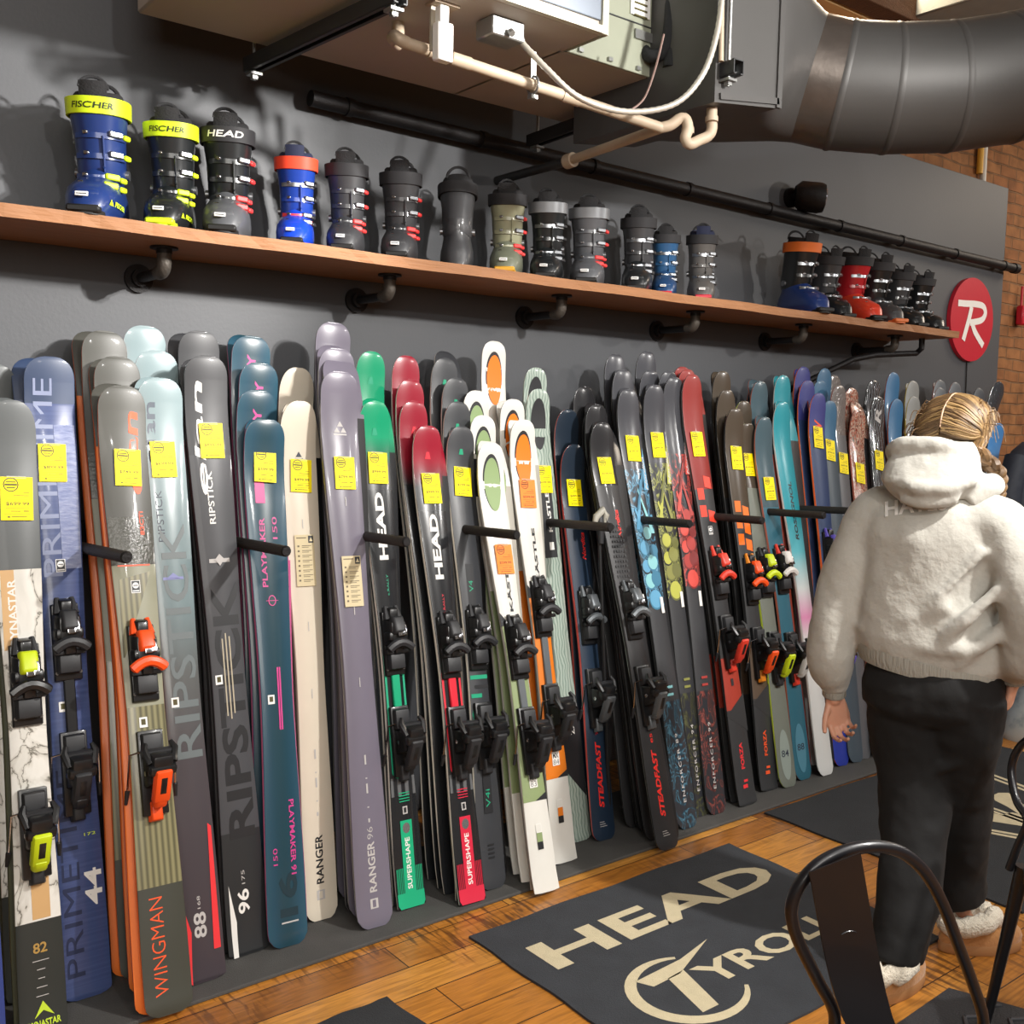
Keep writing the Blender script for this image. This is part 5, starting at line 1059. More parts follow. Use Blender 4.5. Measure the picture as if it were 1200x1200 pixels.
# --- continuous skin body (skeleton skinned)
bm = bmesh.new(); V = {}
def jv(k, p): V[k] = bm.verts.new(q3(*p)); return V[k]
J = {'pel': (-.03,.02,.90), 'sp': (-.04,.01,1.1), 'ch': (-.04,0,1.28), 'nk': neck, 'nk2': (-.022,.06,1.50), 'Ls': Lsh, 'Le': Lel, 'Lw': Lwr, 'Lp': (-.307,.035,.755), 'Rs': Rsh, 'Re': Rel, 'Rw': Rwr, 'Rp': (.168,.05,.855),
     'Lh': Lhip, 'Lk': Lkn, 'La': Lan, 'Lf': (-.09,-.06,.05), 'Rh': Rhip, 'Rk': Rkn, 'Ra': (.08,.22,.10), 'Rf': (.14,.27,.05)}
RAD = {'pel': .12, 'sp': .10, 'ch': .11, 'nk': .05, 'nk2': .05, 'Ls': .05, 'Le': .038, 'Lw': .026, 'Lp': .032, 'Rs': .05, 'Re': .038, 'Rw': .026, 'Rp': .032, 'Lh': .08, 'Lk': .055, 'La': .035, 'Lf': .032, 'Rh': .08, 'Rk': .055, 'Ra': .035, 'Rf': .032}
for k, p in J.items(): jv(k, p)
ED = [('pel','sp'),('sp','ch'),('ch','nk'),('nk','nk2'),('ch','Ls'),('Ls','Le'),('Le','Lw'),('Lw','Lp'),('ch','Rs'),('Rs','Re'),('Re','Rw'),('Rw','Rp'),('pel','Lh'),('Lh','Lk'),('Lk','La'),('La','Lf'),('pel','Rh'),('Rh','Rk'),('Rk','Ra'),('Ra','Rf')]
for a, b in ED: bm.edges.new((V[a], V[b]))
idx = {k: i for i, k in enumerate(J)}
me = bpy.data.meshes.new('b'); bm.to_mesh(me); bm.free(); o = bpy.data.objects.new('b', me); C.objects.link(o)
m = o.modifiers.new('k', 'SKIN'); m.use_smooth_shade = True
for k, i in idx.items():
    sv = me.skin_vertices[0].data[i]; sv.radius = (RAD[k], RAD[k]*.85); sv.use_root = (k == 'pel')
m = o.modifiers.new('u', 'SUBSURF'); m.levels = 2; m.render_levels = 2
dg = bpy.context.evaluated_depsgraph_get(); bme = bpy.data.meshes.new_from_object(o.evaluated_get(dg)); bpy.data.objects.remove(o)
body = MB(); body.add([v.co.copy() for v in bme.vertices], [tuple(p.vertices) for p in bme.polygons], M_skin)
# head
hc = Vector(q3(*head)); FWD = (VD*.93+PP*.37).normalized(); SD = Vector((FWD.y, -FWD.x, 0)); UPV = (Vector((0,0,1))+FWD*.28).normalized(); FW2 = (FWD-Vector((0,0,.28))).normalized()
def hp(x, y, z): return hc + SD*x + FW2*y + UPV*z
rings = []
for z, rx, ry, cy in ((-.105,.03,.035,.045),(-.09,.045,.06,.03),(-.06,.06,.078,.012),(-.02,.068,.088,.004),(.02,.073,.094,0),(.06,.068,.088,-.004),(.09,.05,.068,-.006),(.108,.025,.035,-.006)):
    rings.append([hp(math.cos(2*PI*i/28)*rx, cy+math.sin(2*PI*i/28)*ry, z) for i in range(28)])
body.loft(rings, M_skin)
body.loft([[hp(math.cos(2*PI*i/10)*r, .088+k*.012, -.01-k*.03+math.sin(2*PI*i/10)*r) for i in range(10)] for k, r in ((0,.012),(1,.014),(1.6,.01))], M_skin)   # nose
for sx in (-1, 1): body.loft([[hp(sx*(.07+.007*k), -.005+math.cos(2*PI*i/14)*r*.6, -.005+math.sin(2*PI*i/14)*r) for i in range(14)] for k, r in ((0,.026),(1,.031),(2,.022))], M_skin)   # ears
def finger(base, d, up, lens, curl, r):
    """a finger as a bent tapered chain; d direction, up = back of the hand, curls away from up"""
    P = [Vector(base)-Vector(d).normalized()*.018, Vector(base)]; dd = Vector(d).normalized(); ax = dd.cross(Vector(up)).normalized()
    for l, c_ in zip(lens, curl):
        dd = Matrix.Rotation(math.radians(-c_), 3, ax) @ dd; P.append(P[-1]+dd*l)
    n = len(P); R_ = [r*1.02, r] + [r*(1-.11*(i+1)) for i in range(n-2)]
    body.tube(P[:-1]+[P[-1]-dd*.003, P[-1]], R_[:-1]+[R_[-1], R_[-1]*.55], M_skin, 10)
def hand(wr, d, palm, side, curl, thumb=1.):
    """wr wrist point; d finger direction; palm = palm normal; side = towards the thumb"""
    wr = Vector(wr); d = Vector(d).normalized(); palm = Vector(palm); palm = (palm-d*palm.dot(d)).normalized(); side = Vector(side); side = (side-d*side.dot(d)-palm*side.dot(palm)).normalized(); up = -palm
    rr = []
    for t_, w, h in ((-.03,.026,.02),(0,.028,.018),(.03,.036,.016),(.06,.041,.014),(.085,.041,.0125),(.094,.038,.009)):
        rr.append([wr+d*t_+side*(math.cos(2*PI*i/18)*w)+palm*(math.sin(2*PI*i/18)*h) for i in range(18)])
    body.loft(rr, M_skin)
    for i, (off, l, cc) in enumerate(((.03, 1.0, 0), (.0105, 1.1, 4), (-.0095, 1.02, 8), (-.029, .82, 14))):
        b = wr+d*(.088-.004*abs(i-1))+side*off; finger(b, d+side*(.045*(1.2-i)), up, [.040*l, .026*l, .020*l], [curl[0]+cc, curl[1]+cc, curl[2]], .0088 if i < 3 else .0076)
    tb = wr+d*.028+side*.028+palm*.004
    finger(tb, d*.75+side*.62+palm*.35*thumb, up, [.036, .030, .022], [4, 14, 12], .0105)
hand(q3(-.309,.035,.785), PP*.18+VD*.12+Vector((0,0,-1)), -VD*.75+PP*.5, VD*.6-PP*.45, (38, 48, 26))
# hands at work: right hand tucked in the pocket
hand(q3(.178,.02,.905), -PP*.12+VD*.25+Vector((0,0,-1)), -PP*.9+VD*.2, VD*.8+PP*.2, (30, 45, 30))
bo_ = remesh(body, 'body', pe, .0036, 3)
# --- hoodie: torso + sleeves
mb = MB()
tor = [(-.055,.01,.915,.185,.135,-.16),(-.055,.01,.955,.205,.15,-.16),(-.055,.005,1.0,.205,.15,-.12),(-.06,0,1.1,.192,.14,-.05),(-.055,-.005,1.2,.19,.135,0),(-.05,-.01,1.3,.198,.13,0),(-.045,-.005,1.36,.19,.115,0),(-.04,.0,1.405,.15,.09,0),(-.035,.01,1.435,.10,.07,0),(-.03,.02,1.455,.07,.06,0)]
mb.loft([sring(s, d, z, rs, rp, 32, 2.4, .0, tl) for s, d, z, rs, rp, tl in tor], M_hood)
def sleeve(pts, flat=1.):
    mb.tube(smooth_path([q3(*p[:3]) for p in pts], 5), [float(np.interp(i/5, range(len(pts)), [p[3] for p in pts])) for i in range((len(pts)-1)*5+1)], M_hood, 18)
sleeve([(-.13,.01,1.36,.085),(-.205,.02,1.345,.082),(-.255,.01,1.25,.078),(-.29,.0,1.13,.077),(-.315,-.01,1.02,.075),(-.325,-.005,.93,.073),(-.318,.01,.87,.062),(-.312,.025,.835,.042),(-.31,.032,.805,.035)])
sleeve([(.06,-.03,1.345,.085),(.12,-.05,1.33,.085),(.165,-.085,1.24,.082),(.195,-.11,1.14,.08),(.21,-.10,1.06,.079),(.195,-.06,.99,.074),(.182,-.02,.95,.06),(.178,.0,.925,.040),(.176,.01,.905,.036)])
# soft fold ridges
for a, b, r in (((-.24,-.085,1.02),(.0,-.16,1.12),.02),((-.2,-.10,.985),(.05,-.165,1.0),.02),((-.05,-.15,.98),(.12,-.17,1.18),.018),((.02,-.145,.95),(.15,-.13,1.08),.02),((-.17,-.12,1.05),(-.02,-.145,1.22),.012),((-.1,-.15,1.05),(.08,-.155,1.28),.012),
                ((-.36,-.05,.93),(-.28,-.07,.99),.022),((-.37,-.04,1.02),(-.30,-.08,.93),.018),((.14,-.16,1.15),(.22,-.15,1.03),.022),((.15,-.13,1.01),(.23,-.1,.97),.022),((.13,-.09,.97),(.21,-.06,.95),.02)):
    A_, B_ = q3(*a)+VD*.024, q3(*b)+VD*.024; mid = (A_+B_)/2-VD*.02; mb.tube(smooth_path([A_, A_.lerp(mid,.5), mid, mid.lerp(B_,.5), B_], 3), [r*1.15]*13, M_hood, 10)
hd = remesh(mb, 'hoodie', pe, .0085, 11, disp=((.16, .022, .5), (.06, .003, .5)))
# ribbed hem and cuffs
mb = MB(); M_rib = mat('ribbed_grey_knit', '#a19f96', .95, bump=.6, bscale=160, var=.08, stretch=(1,1,.1))
mb.loft([sring(-.055,.01,.905,.180,.132,40,2.4,0,-.16), sring(-.055,.01,.90,.186,.138,40,2.4,0,-.16), sring(-.055,.01,.925,.195,.145,40,2.4,0,-.16), sring(-.055,.01,.95,.197,.146,40,2.4,0,-.16)], M_rib, False, False)
mb.tube([q3(-.311,.03,.83), q3(-.31,.034,.79), q3(-.31,.035,.785)], [.036,.035,.030], M_rib, 20, cap=False); mb.tube([q3(.177,.008,.93), q3(.176,.014,.90), q3(.176,.016,.893)], [.038,.036,.031], M_rib, 20, cap=False)
mb.obj('ribbing', pe)
# --- hood
mb = MB()
mb.loft([sring(-.085,-.075,1.372,.02,.03,28,2.2), sring(-.08,-.08,1.39,.055,.055,28,2.2), sring(-.075,-.075,1.422,.10,.08,28,2.2), sring(-.07,-.065,1.455,.132,.095,28,2.2), sring(-.07,-.045,1.49,.128,.095,28,2.2), sring(-.06,-.03,1.53,.115,.085,28,2.3), sring(-.055,-.02,1.555,.10,.07,28,2.3), sring(-.05,-.015,1.57,.085,.05,28,2.3)], M_hood)
mb.tube(smooth_path([q3(-.17,.0,1.53), q3(-.16,-.06,1.55), q3(-.10,-.09,1.56), q3(-.04,-.09,1.555), q3(.01,-.06,1.53), q3(.04,-.0,1.48), q3(.05,.05,1.44)], 5), .026, M_hood, 14)
mb.tube(smooth_path([q3(.03,-.07,1.40), q3(.07,-.05,1.44), q3(.09,-.01,1.45), q3(.08,.05,1.44)], 5), .035, M_hood, 14)
mb.tube(smooth_path([q3(-.17,-.09,1.46), q3(-.1,-.155,1.44), q3(-.02,-.15,1.445), q3(.04,-.11,1.47)], 5), .02, M_hood, 12)
mb.tube(smooth_path([q3(-.14,-.12,1.41), q3(-.08,-.15,1.40), q3(-.0,-.13,1.42)], 5), .018, M_hood, 12)
ho = remesh(mb, 'hood', pe, .0075, 4, disp=((.09, .014, .5), (.04, .004, .5)))
# --- lettering projected on the back
def bvh(o):
    bm = bmesh.new(); bm.from_mesh(o.data); t = BVHTree.FromBMesh(bm); bm.free(); return t
T_ = bvh(hd); mb = MB(); v, f, asp = text_mesh('HAYES', .03, 0, 1.05)
bmx = bmesh.new(); vv = [bmx.verts.new((a, b, 0)) for a, b in v]
for q in f:
    try: bmx.faces.new([vv[i] for i in q])
    except ValueError: pass
bmesh.ops.subdivide_edges(bmx, edges=bmx.edges[:], cuts=2, use_grid_fill=True); bmesh.ops.triangulate(bmx, faces=bmx.faces[:])
a0 = rd(1037, 606, 2.9); a1 = rd(1110, 598, 2.9); up_ = (rd(1037, 588, 2.9)-a0)
pts = []
for q in bmx.verts:
    arcz = .12*(1-(2*q.co.x-1)**2)
    P_ = a0.lerp(a1, q.co.x)+up_*(q.co.y+arcz*.6); d_ = (P_-CAM).normalized(); hit = T_.ray_cast(CAM, d_)
    pts.append((hit[0]-d_*.0025+hit[1]*.0008) if hit[0] is not None else P_)
bmx.verts.index_update(); mb.add(pts, [[q.index for q in fc.verts] for fc in bmx.faces], M_white); bmx.free()
mb.obj('back_lettering', pe, 0)
# --- pants
mb = MB()
mb.loft([sring(-.045,.02,.76,.13,.12,32,2.2), sring(-.04,.015,.80,.19,.148,32,2.3), sring(-.038,.012,.86,.197,.152,32,2.3), sring(-.038,.01,.91,.186,.14,32,2.3), sring(-.04,.01,.96,.165,.12,32,2.3)], M_pant)
def leg(pts): 
    mb.loft([sring(s, d, z, rs, rp, 26, 2.2, 0, tl, tp) for s, d, z, rs, rp, tl, tp in pts], M_pant)
leg([(-.10,.03,.84,.115,.13,0,0),(-.10,.03,.74,.112,.125,0,0),(-.085,.03,.62,.105,.115,0,0),(-.068,.02,.50,.098,.108,0,0),(-.062,-.02,.38,.093,.105,0,0),(-.068,-.08,.25,.088,.105,0,-.1),(-.085,-.13,.15,.083,.105,.0,-.2),(-.095,-.15,.095,.08,.105,-.1,-.25)])
leg([(.05,.01,.84,.118,.13,0,0),(.05,.03,.72,.112,.12,0,0),(.05,.08,.60,.098,.108,0,0),(.06,.14,.49,.088,.10,0,0),(.066,.17,.37,.084,.1,0,0),(.070,.20,.25,.080,.1,0,0),(.076,.215,.17,.078,.1,.25,0),(.078,.22,.14,.076,.098,.3,0)])
for a, b, r in (((-.02,-.05,.62),(.10,-.04,.70),.02),):
    A_, B_ = q3(*a), q3(*b); mb.tube([A_, A_.lerp(B_,.25), A_.lerp(B_,.5), A_.lerp(B_,.75), B_], [r]*5, M_pant, 10)
remesh(mb, 'pants', pe, .0085, 4, disp=((.15, .026, .5), (.06, .004, .5)))
# --- slippers
def slipper(s, d, rot, z0=0.0):
    base = q3(s, d, z0); F = (VD*math.cos(rot)+PP*math.sin(rot)).normalized(); S_ = Vector((F.y, -F.x, 0))
    def pt(x, y, z): return base+S_*x+F*y+Vector((0,0,z))
    def rg(z, k, y0=0., n=28):
        out = []
        for i in range(n):
            a = 2*PI*i/n; y = math.sin(a); x = math.cos(a); w = .049*(1+.12*y) ; out.append(pt(x*w*k, y*.132*k+y0, z))
        return out
    m1 = MB(); m1.loft([rg(0,.98), rg(.004,1.02), rg(.028,1.03), rg(.032,1.0)], M_tsole); m1.obj('sole', pe)
    m2 = MB(); m2.loft([rg(.03,1.0), rg(.045,1.03), rg(.065,.97), rg(.082,.80,.004), rg(.092,.55,.012)], M_tan2); m2.obj('slipper_upper', pe)
    m3 = MB(); ringp = [pt(math.cos(2*PI*i/22)*.046, -.04+math.sin(2*PI*i/22)*.075, .098+.012*math.sin(2*PI*i/22)+.006*math.sin(i*2.7)) for i in range(22)]
    m3.tube(ringp, [.029+.004*math.sin(i*1.9) for i in range(22)], M_fur, 10, closed=True); m3.obj('fur_trim', pe)
slipper(-.085, -.15, .45); slipper(.14, .215, 1.05)
# --- hair: cap of strands with centre parting, gathered in two braids
mb = MB(); rg_ = []
for z, rx, ry, cy in ((-.085,.055,.055,-.025),(-.06,.072,.078,-.014),(-.02,.085,.096,-.006),(.02,.088,.1,-.004),(.055,.080,.092,-.008),(.085,.060,.070,-.01),(.102,.034,.040,-.01),(.109,.01,.012,-.01)):
    rg_.append([hp(math.cos(2*PI*i/32)*rx, cy+min(.06, math.sin(2*PI*i/32)*ry), z) for i in range(32)])
mb.loft(rg_, M_hair); hair = mb.obj('hair', pe)
M_part = mat('hair_parting', '#c9a487', .6)
def onhead(u, w, k=1.0):
    """u from 0 (front hairline) to 1 (nape) over the crown, w = sideways angle"""
    a = math.radians(20+u*185); y = math.cos(a)*.106*k; z = math.sin(a)*.114*k
    c = math.cos(w); return hp(math.sin(w)*.100*k, y*(c**.8)-.006, (z*(c**.8)) if z > 0 else z*c*.9)
HM = [M_hair, mat('light_blonde_strand', '#93774e', .5, var=.15), mat('dark_blonde_strand', '#5d4830', .5, var=.2)]
mb = MB()
for sx in (-1, 1):
    gx = sx*.062
    for i in range(260):
        u = .05+.90*(i/260)+random.uniform(-.01,.01); k = 1.0+random.uniform(-.01,.035)
        gat = hp(sx*(.078+random.uniform(-.014,.010)), -.045+random.uniform(-.016,.016), -.075+random.uniform(-.012,.012))
        j1, j2, k2 = random.uniform(-.02,.03), random.uniform(-.03,.05), k+random.uniform(-.015,.02); P_ = [onhead(u, sx*.03, k), onhead(min(1, u+.03+j1), sx*.45, k), onhead(min(1.02, u+.08+j1), sx*.85, k2), onhead(min(1.02, u+.14+j2), sx*1.15, k2)]
        m_ = P_[-1].lerp(gat, .55); m_ = m_ + (m_-hc).normalized()*(.1-(m_-hc).length if (m_-hc).length < .1 else 0)
        mb.tube(smooth_path(P_+[m_, gat], 4), [.0028]*4+[random.uniform(.0028,.0046)]*12+[.003]*5, HM[random.choice((0,0,1,1,2))], 5)
    for i in range(36):                                  # flyaways
        u = random.uniform(.1,.9); P0_ = onhead(u, sx*random.uniform(.6,1.4), 1.0); e = P0_+(P0_-hc).normalized()*random.uniform(.008,.03)+Vector((0,0,-.01)); f_ = e+(P0_-hc).normalized()*.012+Vector((0,0,-random.uniform(.02,.05)))
        mb.tube(smooth_path([P0_, e, f_], 4), .0011, M_hair, 4)
st = mb.obj('hair_strands', pe); 
mb = MB(); pth = [onhead(.1+.8*i/16, .012*math.sin(i*1.3), 1.03) for i in range(17)]
mb.tube(pth, .0026, M_part, 6); mb.obj('hair_parting', pe)
def braid(P, r, name='braid'):
    mb = MB(); P = smooth_path(P, 6); n = len(P)
    for k in range(3):
        path = []
        for i in range(n*3):
            t_ = i/(n*3-1)*(n-1); a = P[int(t_)]; b = P[min(n-1, int(t_)+1)]; c_ = a.lerp(b, t_-int(t_)); ph = t_*.95+k*2*PI/3; tt = 1-.35*i/(n*3)
            path.append(c_+PP*(math.sin(ph)*r*.75*tt)+VD*(math.sin(2*ph)*r*.42*tt))
        mb.tube(path, [r*.62*(1-.35*i/len(path)) for i in range(len(path))], M_hair, 8)
    mb.obj(name, pe)
g1 = hp(.078,-.045,-.075); g0 = hp(-.078,-.045,-.075)
braid([g1+Vector((0,0,.02)), q3(.098,.02,1.49), q3(.105,.03,1.43), q3(.10,.06,1.39), q3(.09,.11,1.36)], .023)
braid([g0+Vector((0,0,.02)), g0+Vector((0,0,-.04)), q3(-.14,.09,1.42), q3(-.13,.14,1.36)], .022)
# ------------------------------------------------------------ rugs
M_rug = mat('charcoal_rug_pile', '#34373c', .95, bump=.5, bscale=300, var=.25, vscale=12); M_rug2 = mat('black_rug_pile', '#2a2c2f', .95, bump=.5, bscale=300, var=.25, vscale=10)
M_cream = mat('cream_rug_print', '#c9bd9d', .95, bump=.4, bscale=300, var=.12, vscale=40); M_rubm = mat('black_rubber', '#2e2f33', .6, bump=.3, bscale=200)
def rug(name, label, pts, m, wav=True):
    t = thing(name, label, 'rug', (0,0,0)); mb = MB(); P_ = []
    for i in range(len(pts)):
        a, b = Vector((*pts[i],0)), Vector((*pts[(i+1) % len(pts)],0))
        for k in range(16):
            p = a.lerp(b, k/16); nrm = (b-a).normalized(); nrm = Vector((nrm.y,-nrm.x,0)); P_.append(p+nrm*(.004*math.sin(k*1.1+i) if wav and k else 0))
    n = len(P_); mb.add([p+Vector((0,0,.0005)) for p in P_]+[p+Vector((0,0,.008)) for p in P_], [tuple(reversed(range(n))), tuple(range(n, 2*n))]+[(i, (i+1) % n, n+(i+1) % n, n+i) for i in range(n)], m)
    mb.obj('pile', t, 20); return t
r1 = rug('logo_rug', 'charcoal rug with large cream lettering on the wooden floor', [(1.83,1.61),(3.03,1.61),(3.06,2.49),(1.83,2.49)], M_rug)
mb = MB(); Z = .0088
text_on(mb, 'HEAD', (1.925, 2.175, Z), (1,0,0), (0,1,0), M_cream, w=1.055, h=.155, bold=.028)
def arcband(cx, cy, rx, ry, a0, a1, w0, w1, m, n=30, z=Z):
    vs = []
    for i in range(n+1):
        t = i/n; a = math.radians(a0+(a1-a0)*t); w = w0+(w1-w0)*math.sin(PI*t)
        for k in (-.5, .5): vs.append((cx+math.cos(a)*(rx+w*k), cy+math.sin(a)*(ry+w*k), z))
    mb.add(vs, [(2*i, 2*i+1, 2*i+3, 2*i+2) for i in range(n)], m)
arcband(2.165, 1.885, .175, .155, 60, 325, .012, .040, M_cream)
mb.add([(2.06,1.995,Z),(2.085,1.945,Z),(2.2,1.95,Z),(2.42,2.04,Z),(2.26,2.005,Z)], [(0,1,2,3,4)], M_cream)
mb.add([(2.15,1.952,Z),(2.10,1.775,Z),(2.165,1.775,Z),(2.222,1.958,Z)], [(0,1,2,3)], M_cream)
text_on(mb, 'YROLIA', (2.235, 1.845, Z), (1,0,0), (0,1,0), M_cream, w=.72, h=.105, bold=.025)
mb.obj('lettering', r1, 0)
r2 = rug('logo_rug', 'large black rug with cream logo under the walking person', [(3.42,1.54),(5.2,1.54),(5.16,2.60),(3.43,2.615)], M_rug2)
mb = MB()
def gq(pp, m=M_cream): 
    P_ = [fz(x, y, Z) for x, y in pp]; mb.add([(p.x, p.y, Z) for p in P_], [tuple(range(len(P_)))], m)
for a, b in (((1153,903),(1215,926)), ((1151,906.5),(1215,930)), ((1138,937),(1215,964)), ((1137,940),(1215,968)), ((1129,966),(1215,981)), ((1130,969),(1215,985))):
    gq([a, (a[0],a[1]+2.0), (b[0],b[1]+2.4), b])
gq([(1131,952),(1140,950),(1160,952),(1175,955),(1186,952),(1200,955),(1212,958),(1212,970),(1185,966),(1160,962),(1142,958),(1130,961)])
gq([(1163,932),(1170,929),(1182,929),(1192,938),(1205,946),(1212,957),(1196,955),(1180,945),(1166,938)])
gq([(1147,917),(1156,919),(1166,917),(1160,920),(1150,920)])
arcband(4.08, 2.32, .17, .10, 60, 300, .02, .05, M_cream); arcband(4.12, 2.31, .10, .045, 60, 300, .01, .03, M_cream)
mb.obj('logo', r2, 0)
r3 = rug('rubber_mat', 'black rubber mat with zigzag ribs in the lower right corner', [(2.0,1.41),(2.1,.6),(3.09,.6),(2.77,1.44)], M_rubm, False)
M_rib2 = mat('worn_rubber_ribs', '#4a4a4e', .5)
mb = MB()
for i in range(9):
    for j in range(6):
        bx_, by_ = 2.28+.09*j, 1.34-.04*i*2
        if by_ < .62: continue
        mb.box((bx_, by_-.02, .0095), (.062,.010,.008), M_rib2, Matrix.Rotation(.6,4,'Z'), .002); mb.box((bx_+.045, by_-.02, .0095), (.062,.010,.008), M_rib2, Matrix.Rotation(-.6,4,'Z'), .002)
mb.obj('ribs', r3, 0)
rug('floor_mat', 'plain black mat corner at the bottom edge, left of the lettered rug', [(1.18,1.6),(1.65,1.6),(1.47,2.36),(1.27,2.34)] if False else [(1.0,1.62),(1.50,1.62),(1.45,2.35),(1.02,2.35)], M_rug2)
# ------------------------------------------------------------ chairs
M_chair = mat('black_painted_steel', '#18181c', .36, metal=.15, coat=.25, var=.05)
def onplane(px, P0, n): d = ray(*px); return CAM+d*((P0-CAM).dot(n)/d.dot(n))
def chair(P0, nh, lean, hoop, splat, label, name='metal_chair'):
    """nh horizontal unit vector the chair faces; hoop and splat given on the plane of the back"""
    n = (nh*math.cos(lean)+Vector((0,0,1))*math.sin(lean)).normalized(); side = Vector((-nh.y, nh.x, 0))
    H_ = [onplane(p, P0, n) for p in hoop]
    t = thing(name, label, 'chair', (0,0,0))
    lo = H_[0]; hi = H_[-1]; dl = (H_[0]-H_[1]).normalized(); dr = (H_[-1]-H_[-2]).normalized()
    def down(p, d, z): return p+d*((z-p.z)/d.z)
    vdn = (Vector((0,0,-1))+nh*math.tan(lean)*1.0).normalized()
    c_ = (lo+hi)/2; cb = down(c_, vdn, .448)
    bl = cb+side*(.17 if (lo-c_).dot(side) > 0 else -.17); br = cb-(bl-cb)
    mb = MB(); mb.tube(smooth_path([bl, down(lo, (lo-bl).normalized(), max(.5, (lo.z+bl.z)/2))]+H_+[down(hi, (hi-br).normalized(), max(.5,(hi.z+br.z)/2)), br], 6), .0105, M_chair, 12)
    mb.obj('back_hoop', t)
    mb = MB()
    if splat:
        S_ = [onplane(p, P0+nh*.03, n) for p in splat]; b0, b1 = cb+nh*.04+side*.035, cb+nh*.04-side*.035
        if (S_[0]-S_[1]).dot(side) < 0: b0, b1 = b1, b0
        L_ = [S_[0]]; R_ = [S_[1]]; L_ += [S_[2], b0]; R_ += [S_[3], b1]
        Lp = smooth_path(L_, 6); Rp = smooth_path(R_, 6); k = len(Lp); rr = []
        for a, b in zip(Lp, Rp): rr.append([a+nh*.0015, b+nh*.0015, b-nh*.0015, a-nh*.0015])
        mb.loft(rr, M_chair)
        c1 = (Lp[3]+Rp[3])/2+nh*.002; ex = (Rp[3]-Lp[3]).normalized(); ey = n.cross(ex)
        mb.tube([c1+ex*math.cos(a_)*.016+ey*math.sin(a_)*.008*(1 if ey.z > 0 else -1) for a_ in np.linspace(.4, 2.6, 10)], .0012, M_chair, 5)
        mb.obj('splat', t)
    sc = cb+nh*.19; mb = MB()
    def srg(z, k): return [Vector((sc.x, sc.y, z))+side*(x*.18*k)+nh*(y*.19*k) for x, y in [(math.copysign(abs(math.cos(a))**.5, math.cos(a)), math.copysign(abs(math.sin(a))**.5, math.sin(a))) for a in [2*PI*i/32 for i in range(32)]]]
    mb.loft([srg(.435, 1), srg(.462, 1), srg(.466, .96), srg(.46, .5)], M_chair); mb.obj('seat', t)
    for a in (-1, 1):
        for b in (-1, 1):
            mb = MB(); tp = Vector((sc.x, sc.y, .462))+side*a*.155+nh*b*.16; bt = Vector((sc.x, sc.y, .0))+side*a*.20+nh*b*.21
            mb.tube([tp, bt+Vector((0,0,.004))], [.02,.012], M_chair, 10); mb.obj('leg', t)
    return t
# which way the first chair faces: towards the photographer, turned a little
vh = Vector((ray(1040,1000).x, ray(1040,1000).y, 0)).normalized(); a_ = math.radians(40)
nh = -Vector((vh.x*math.cos(a_)-vh.y*math.sin(a_), vh.x*math.sin(a_)+vh.y*math.cos(a_), 0))
chair(rd(1030, 1000, 1.72), nh, -.1, [(978,1190),(958,1148),(938,1108),(929,1082),(928,1060),(937,1037),(955,1016),(980,1001),(1010,993),(1038,993),(1062,1002),(1085,1024),(1105,1060),(1124,1110),(1139,1150),(1152,1192)],
      [(948,1022),(1008,999),(986,1190),(1045,1190)], 'black metal cafe chair with round hoop back in the foreground')
nh2 = Vector((.80, -.60, 0)).normalized()
chair(rd(1236, 880, 2.6), nh2, -.1, [(1204,962),(1192,940),(1186,915),(1186,896),(1192,880),(1203,868),(1225,860),(1250,868),(1262,885),(1270,915),(1278,950)], None, 'black metal cafe chair cut off by the right edge')
# ------------------------------------------------------------ things at the right edge
M_nvj = mat('navy_nylon', '#1c2433', .6, bump=.5, bscale=16, var=.15)
cx = fy(1196, 600, 2.55)
j = thing('jacket', 'dark navy jacket hanging at the right edge behind the hoodie', 'jacket', (cx.x+.1, 2.55, 0))
mb = MB(); mb.loft([ring(0,0,z,rx,ry,28,2.4) for z, rx, ry in ((.75,.22,.13),(.9,.24,.14),(1.2,.23,.13),(1.4,.22,.11),(1.5,.16,.08),(1.55,.07,.05))], M_nvj); 
for sx in (-1,1): mb.tube([(sx*.17,0,1.47),(sx*.24,0,1.3),(sx*.27,-.02,1.05),(sx*.27,-.04,.85)], [.06,.065,.055,.045], M_nvj, 14)
mb.obj('jacket_body', j)
mb = MB(); mb.tube([(0,0,1.58),(0,0,1.63),(.02,0,1.66)], .004, M_chr, 6); mb.obj('hanger', j)
gr = thing('garment_rack', 'black garment rail at the right edge holding the navy jacket', 'rack', (cx.x+.1, 2.55, 0))
mb = MB(); mb.tube([(-.05,0,1.65),(1.2,0,1.65)], .014, M_rackm, 12); mb.obj('rail', gr)
for x in (.0, 1.2):
    mb = MB(); mb.tube([(x if x else .35,0,1.65),(x if x else .35,0,.03)], .014, M_rackm, 12); mb.box((x if x else .35,0,.02),(.04,.5,.03), M_rackm, bev=.004); mb.obj('upright', gr)
q = fz(1192, 866, 0)
bg = thing('tote_bag', 'pale grey printed cloth bag slumped on the floor at the right edge', 'bag', (q.x+.16, q.y+.0, 0), .3)
M_bag = ramp_mat('grey_printed_cloth', [(0,'#4a6a78'),(.35,'#6f7c80'),(.5,'#a7a9a4'),(1,'#bcbcb6')], 9, 'noise', rough=.9, coat=0, bump=.4)
mb = MB(); mb.loft([ring(0,0,z,rx,ry,24,2.6,rot=z) for z, rx, ry in ((.0,.22,.15),(.04,.235,.165),(.15,.22,.14),(.25,.19,.1),(.31,.15,.05))], M_bag); mb.obj('bag_body', bg)
mb = MB(); mb.tube(arc((0,-.03,.3), .09, 0, PI, (1,0,0), (0,-.2,1), 12), .008, M_white, 6); mb.obj('handle', bg)
